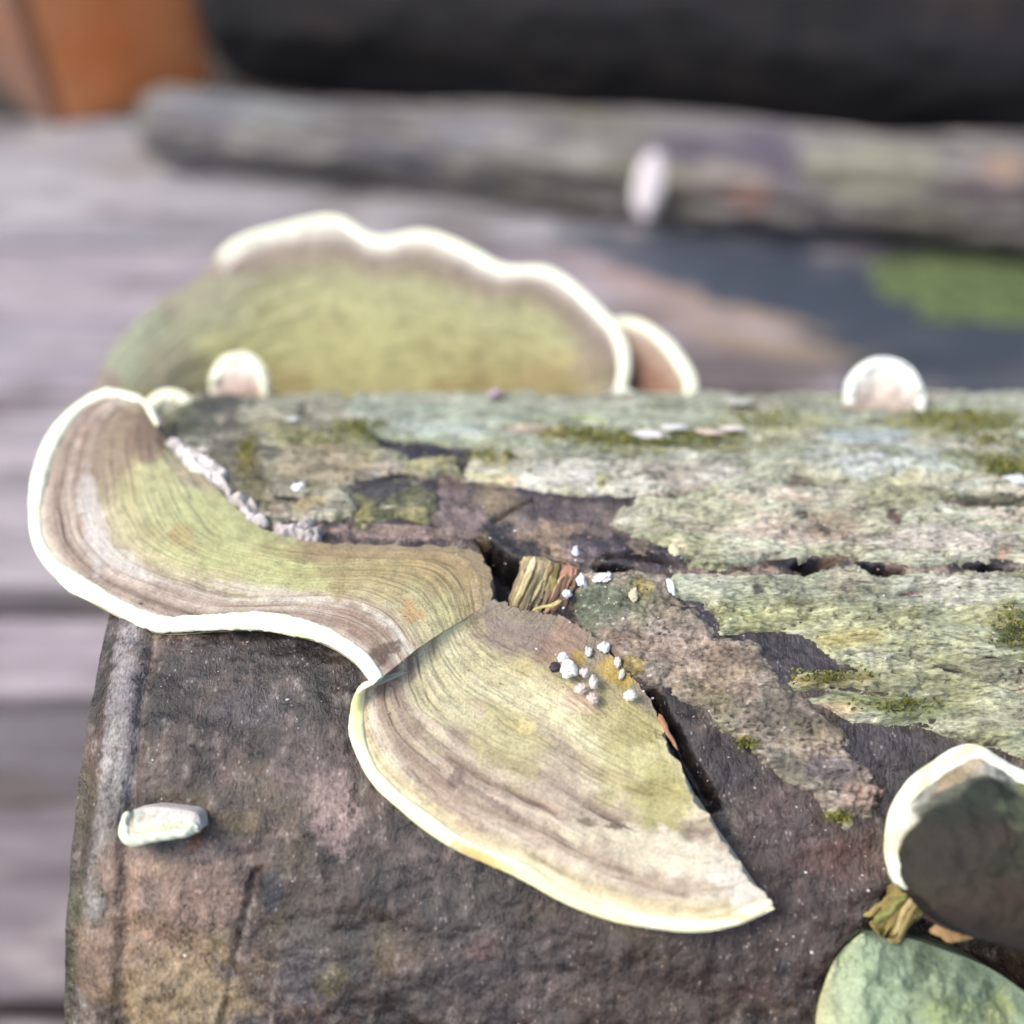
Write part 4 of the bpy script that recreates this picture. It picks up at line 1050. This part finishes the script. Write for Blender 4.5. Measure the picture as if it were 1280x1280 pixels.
def board_col(base, alt, seed, blobs=()):
    def fn(x, y, z):
        a = fbm(x * 6, y * 110, 4, seed)
        b = fbm(x * 5, y * 12, 3, seed + 1)
        w = sstep(-0.35, 0.45, a + 0.6 * b)[:, None]
        c = alb(*base) * (1 - w) + alb(*alt) * w
        w2 = sstep(0.0, 0.5, fbm(x * 14, y * 30, 4, seed + 3))[:, None] * 0.8
        c = c * (1 - w2) + alb(104, 90, 84) * w2
        w2 = sstep(0.1, 0.5, fbm(x * 18, y * 45, 4, seed + 4))[:, None] * 0.5
        c = c * (1 - w2) + alb(200, 188, 184) * w2
        c = desat(c, 0.35)
        paint(c, x, y, blobs, zmap, fbm(x * 25, y * 40, 3, seed + 2), 0.4)
        return c
    return fn


g = mesh_obj('ground', np.array([[-4, -4, -.06], [4, -4, -.06], [4, 6, -.06], [-4, 6, -.06]], float), np.array([[0, 1, 2, 3]]), M_SOIL)
tag(g, kind='structure')
LILAC, PINK = (150, 142, 154), (184, 170, 176)
BB = [(700, 300, 1, 1, 0, (0, 0, 0), 0)]
SHADE_AND_LIT = [(880, 325, 170, 32, 6, (66, 76, 92), .9), (1120, 400, 240, 66, 12, (56, 66, 78), .92), (1000, 360, 200, 44, 8, (60, 70, 84), .9), (1230, 460, 130, 60, 0, (58, 70, 80), .85), (900, 470, 160, 40, 6, (92, 82, 80), .75),  # blue-dark shade between the logs, painted into the board colour
         (790, 352, 60, 10, 14, (176, 152, 146), .8), (835, 372, 70, 9, 14, (168, 146, 134), .75), (850, 400, 80, 8, 12, (158, 136, 122), .7), (925, 396, 90, 8, 10, (176, 152, 128), .7), (965, 430, 110, 9, 10, (160, 140, 112), .75), (900, 432, 70, 6, 9, (150, 130, 112), .6), (1010, 452, 60, 6, 8, (150, 132, 108), .6),  # tan streaks paint in the lit wood
         (1060, 520, 120, 30, 0, (112, 102, 102), .7), (720, 330, 40, 8, 14, (170, 150, 148), .6)]
defs = [  # y0, y1, z drop, base, alt, label
    (-.330, -.235, 0, (120, 108, 112), (150, 136, 136), 'weathered board nearest the viewer, mostly under the log'),
    (-.228, -.120, 0, (120, 108, 112), (150, 136, 136), 'weathered board under the log\'s near side'),
    (-.112, -.006, 0, (112, 100, 108), (142, 128, 134), 'dull mauve board beneath the log, lower left corner'),
    (.000, .0665, -.003, (116, 104, 112), (146, 132, 140), 'narrow grey-mauve board at the left, between two dark gaps low down'),
    (.0685, .1085, -.006, (104, 96, 104), (126, 118, 126), 'sunken darker grey board left of the log'),
    (.1105, .1480, -.002, (150, 132, 144), (176, 160, 172), 'slim pinkish board just below the wide dark gap'),
    (.164, .284, 0, (152, 144, 154), (184, 172, 178), 'broad pinkish-grey board behind the left shelf'),
    (.288, .420, .001, (144, 138, 154), (184, 168, 178), 'lilac-grey weathered board running behind the far shelf'),
    (.424, .575, .002, (156, 154, 164), (178, 172, 176), 'pale grey board in front of the orange block')]
for i, (y0, y1, dz, b, a, lb) in enumerate(defs):
    o = rough_box('wooden_board', -0.9, 0.9, y0, y1, -0.024 + dz, 0.0 + dz, M_BOARD, board_col(b, a, 700 + i * 5, SHADE_AND_LIT if y0 > .1 else ()), None, (300, 120), seed=800 + i, amp=0.0014)
    tag(o, lb, 'board', 'boards of the weathered deck')
for k, xx in enumerate((-0.55, 0.5)):
    o = rough_box('bearer', -0.45, 0.56, -0.03, 0.03, -0.055, -0.027, M_BOARD, board_col((70, 60, 56), (90, 80, 74), 760 + k), None, (40, 40), seed=820 + k)
    o.rotation_euler = (0, 0, math.pi / 2)
    o.location = (xx, 0.1, 0)
    tag(o, ('dark timber bearer under the boards, left side', 'dark timber bearer under the boards, right side')[k], 'timber')


def cyl_uv(px, py, A, ax, up, sd, r):
    """(distance along, arc) and point where a view ray meets a round log"""
    d = ray(px, py)
    o = CAM - A
    d2, o2 = np.array([d @ sd, d @ up]), np.array([o @ sd, o @ up])
    a, b, c = d2 @ d2, d2 @ o2, o2 @ o2 - r * r
    disc = max(b * b - a * c, 0)
    tt = (-b - math.sqrt(disc)) / a
    q = o2 + d2 * tt
    th = (math.atan2(q[1], q[0]) + math.pi / 2) % (2 * math.pi)
    return np.array([(o + d * tt) @ ax, r * th]), CAM + d * tt


def round_log(label, name, A, B, r, mat, pal, blobs, seed, knobs=0.006, n=(260, 120), taper=0.0):
    A, B = np.asarray(A, float), np.asarray(B, float)
    root = tag(empty(name), label, 'log')
    ax = B - A
    L = np.linalg.norm(ax)
    ax /= L
    up = np.array([0, 0, 1.0]) - ax * ax[2]
    up /= np.linalg.norm(up)
    sd = np.cross(up, ax)
    t = np.linspace(0, 1, n[0])[:, None]
    th = np.linspace(0, 2 * np.pi, n[1], endpoint=False)[None]
    c, s = np.cos(th), np.sin(th)
    rr = r * (1 - taper * (1 - t)) + knobs * (fbm(t * L * 7 + c * 1.2, s * 1.2 + 0 * t, 4, seed) * 1.4) + knobs * 0.5 * fbm(t * L * 30 + c * 4, s * 4 + 0 * t, 3, seed + 1)
    end = np.minimum(t, 1 - t) * L
    rr = rr - 0.18 * r * (1 - sstep(0, 0.02, end)) ** 2
    P = A + ax * (t * L)[..., None] + (sd[None, None] * (c * rr)[..., None] + up[None, None] * (s * rr)[..., None])
    x, y = (t * L + 0 * th).ravel(), (0 * t + r * ((th + np.pi / 2) % (2 * np.pi))).ravel()
    nA = fbm(t * L * 36 + c * 3, s * 4 + 0 * t, 5, seed + 2, 0.6).ravel()
    nB = fbm(t * L * 14 + c, s * 1.5 + 0 * t, 3, seed + 3).ravel()
    p = [alb(*q) for q in pal]
    col = np.empty((x.size, 3))
    col[:] = p[0]
    for cc, w, k in ((p[1], sstep(0, .35, nA), .85), (p[2], sstep(.05, .4, -nA), .85), (p[3], sstep(.1, .4, nB), .8)):
        col[:] = col * (1 - (w * k)[:, None]) + cc * (w * k)[:, None]
    if blobs:
        paint(col, x, y, blobs, lambda px, py: cyl_uv(px, py, A, ax, up, sd, r)[0], nA, 0.5)
    mesh_obj('bark', P.reshape(-1, 3), grid_faces(n[0], n[1], True)[:, ::-1], mat, root, col)
    for e, P0, fl in ((0, A, True), (n[0] - 1, B, False)):
        rg = P[e]
        f = np.linspace(1, 0, 14)[:, None, None]
        E = P0 + (rg[None] - P0) * f
        ec = np.tile(alb(120, 104, 92), (14 * n[1], 1)) * (1 + 0.25 * np.sin(np.repeat(np.linspace(0, 40, 14), n[1])))[:, None]
        F = grid_faces(14, n[1], True)
        mesh_obj('cut_end', E.reshape(-1, 3), F if fl else F[:, ::-1], M_END, root, ec)
    return root


LA, LB = np.array([-0.226, 0.520, 0.024]), np.array([0.62, 0.342, 0.040])
round_log('blurred grey log with patchy bark lying behind the boards', 'background_log', LA, LB, 0.036, M_LOGB,
          [(108, 105, 106), (150, 147, 138), (64, 61, 68), (114, 112, 92)],
          [(480, 190, 60, 18, 20, (84, 86, 98), .8), (260, 110, 60, 24, 0, (110, 114, 126), .7), (340, 130, 60, 24, 0, (140, 144, 146), .7), (860, 170, 70, 22, 0, (80, 76, 92), .85), (960, 190, 40, 50, -10, (86, 80, 96), .85), (910, 240, 60, 30, 10, (160, 150, 140), .8), (935, 255, 30, 18, 0, (176, 132, 116), .75),
           (1090, 210, 80, 40, 0, (142, 144, 124), .8), (1230, 230, 40, 30, 0, (110, 100, 104), .8), (1260, 200, 30, 20, 0, (164, 138, 116), .7), (1150, 270, 60, 20, 0, (94, 92, 84), .7), (700, 200, 60, 40, 0, (150, 150, 144), .6), (600, 150, 70, 30, 0, (128, 130, 138), .6)], 850, knobs=0.009, taper=0.42)
LX = (LB - LA) / np.linalg.norm(LB - LA)
LU = UP - LX * LX[2]
LU /= np.linalg.norm(LU)
CHIP = cyl_uv(812, 230, LA, LX, LU, np.cross(LU, LX), 0.033)[1]
# pale chip on that log
tag(lump('pale_chip', 812, 230, 17, 34, (214, 208, 212), None, 12, 0.0, (CHIP, tilt_n(50)), 0.3, None, 870), 'blurred white chip stuck on the grey background log', 'chip')
round_log('near-black log standing in for the dark gap behind the grey log', 'dark_gap_log', (-0.185, 0.640, 0.078), (0.90, 0.395, 0.078), 0.075, M_LOGB,
          [(24, 24, 28), (34, 31, 32), (15, 16, 20), (44, 38, 36)], [], 880)  # near-black colour stands in for the shade of the gap
round_log('dark log filling the shaded gap above the near-black log', 'dark_gap_log', (-0.19, 0.695, 0.215), (0.90, 0.45, 0.215), 0.075, M_LOGB,
          [(40, 36, 36), (52, 46, 44), (26, 25, 28), (60, 52, 48)], [], 890)  # dark colour carries the shade on up


# orange block standing behind, one corner toward us
def block():
    root = tag(empty('orange_block'), 'blurred terracotta-orange block standing at the top left', 'block')
    hw, hd, hh = 0.060, 0.060, 0.30
    n = 40
    t = np.linspace(0, 2 * np.pi, 160, endpoint=False)
    ex = 0.10
    bx = np.sign(np.cos(t)) * np.abs(np.cos(t)) ** ex * hw
    by = np.sign(np.sin(t)) * np.abs(np.sin(t)) ** ex * hd
    a = math.radians(38)
    X, Y = bx * math.cos(a) - by * math.sin(a), bx * math.sin(a) + by * math.cos(a)
    z = np.linspace(0, 1, n)[:, None]
    V = np.stack([X[None] + 0 * z, Y[None] + 0 * z, z * hh + 0 * X[None]], -1)
    V += 0.0015 * fbm(V[..., 0] * 20 + V[..., 1] * 13, V[..., 2] * 20, 3, 900)[..., None]
    V += np.array([-0.295, 0.645, 0.0])
    x, zz = V[..., 0].ravel(), V[..., 2].ravel()
    w = sstep(-.3, .5, fbm(x * 30 + V[..., 1].ravel() * 20, zz * 12, 3, 901))[:, None]
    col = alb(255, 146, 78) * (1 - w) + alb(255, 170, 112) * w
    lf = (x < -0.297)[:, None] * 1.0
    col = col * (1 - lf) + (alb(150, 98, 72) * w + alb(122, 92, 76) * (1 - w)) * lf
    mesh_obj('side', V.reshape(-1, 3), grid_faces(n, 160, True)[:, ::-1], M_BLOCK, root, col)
    top = V[-1]
    c = top.mean(0)
    f = np.linspace(1, 0, 6)[:, None, None]
    T = c + (top[None] - c) * f
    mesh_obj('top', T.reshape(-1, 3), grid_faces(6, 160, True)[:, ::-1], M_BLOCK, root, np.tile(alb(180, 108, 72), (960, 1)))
    return root


block()

# moss cushion at the right, behind the log
mc = hit_z(1235, 362, 0.0)
n = 220
gx, gy = np.meshgrid(np.linspace(-1, 1, n), np.linspace(-1, 1, n), indexing='ij')
rr = np.sqrt(gx ** 2 + gy ** 2) + 0.50 * fbm(gx * 3, gy * 3, 6, 920, 0.6)
hh = 0.006 * np.sqrt(np.clip(1 - rr ** 2, 0, 1)) * (1 + 0.5 * fbm(gx * 16, gy * 16, 3, 921)) - 0.001
Vm = np.stack([mc[0] + 0.066 * gx, mc[1] + 0.036 * gy - 0.12 * 0.075 * gx, hh], -1).reshape(-1, 3)
wv = sstep(-.4, .4, fbm(gx * 8, gy * 8, 3, 922)).reshape(-1, 1)
Fm = grid_faces(n, n)
km = (rr.ravel()[Fm] < 1.05).all(1)
o = mesh_obj('moss_cushion', Vm, Fm[km], M_MOSS, None, alb(122, 138, 92) * wv + alb(78, 94, 66) * (1 - wv))
tag(o, 'blurred green moss cushion on the boards at the right edge', 'moss')
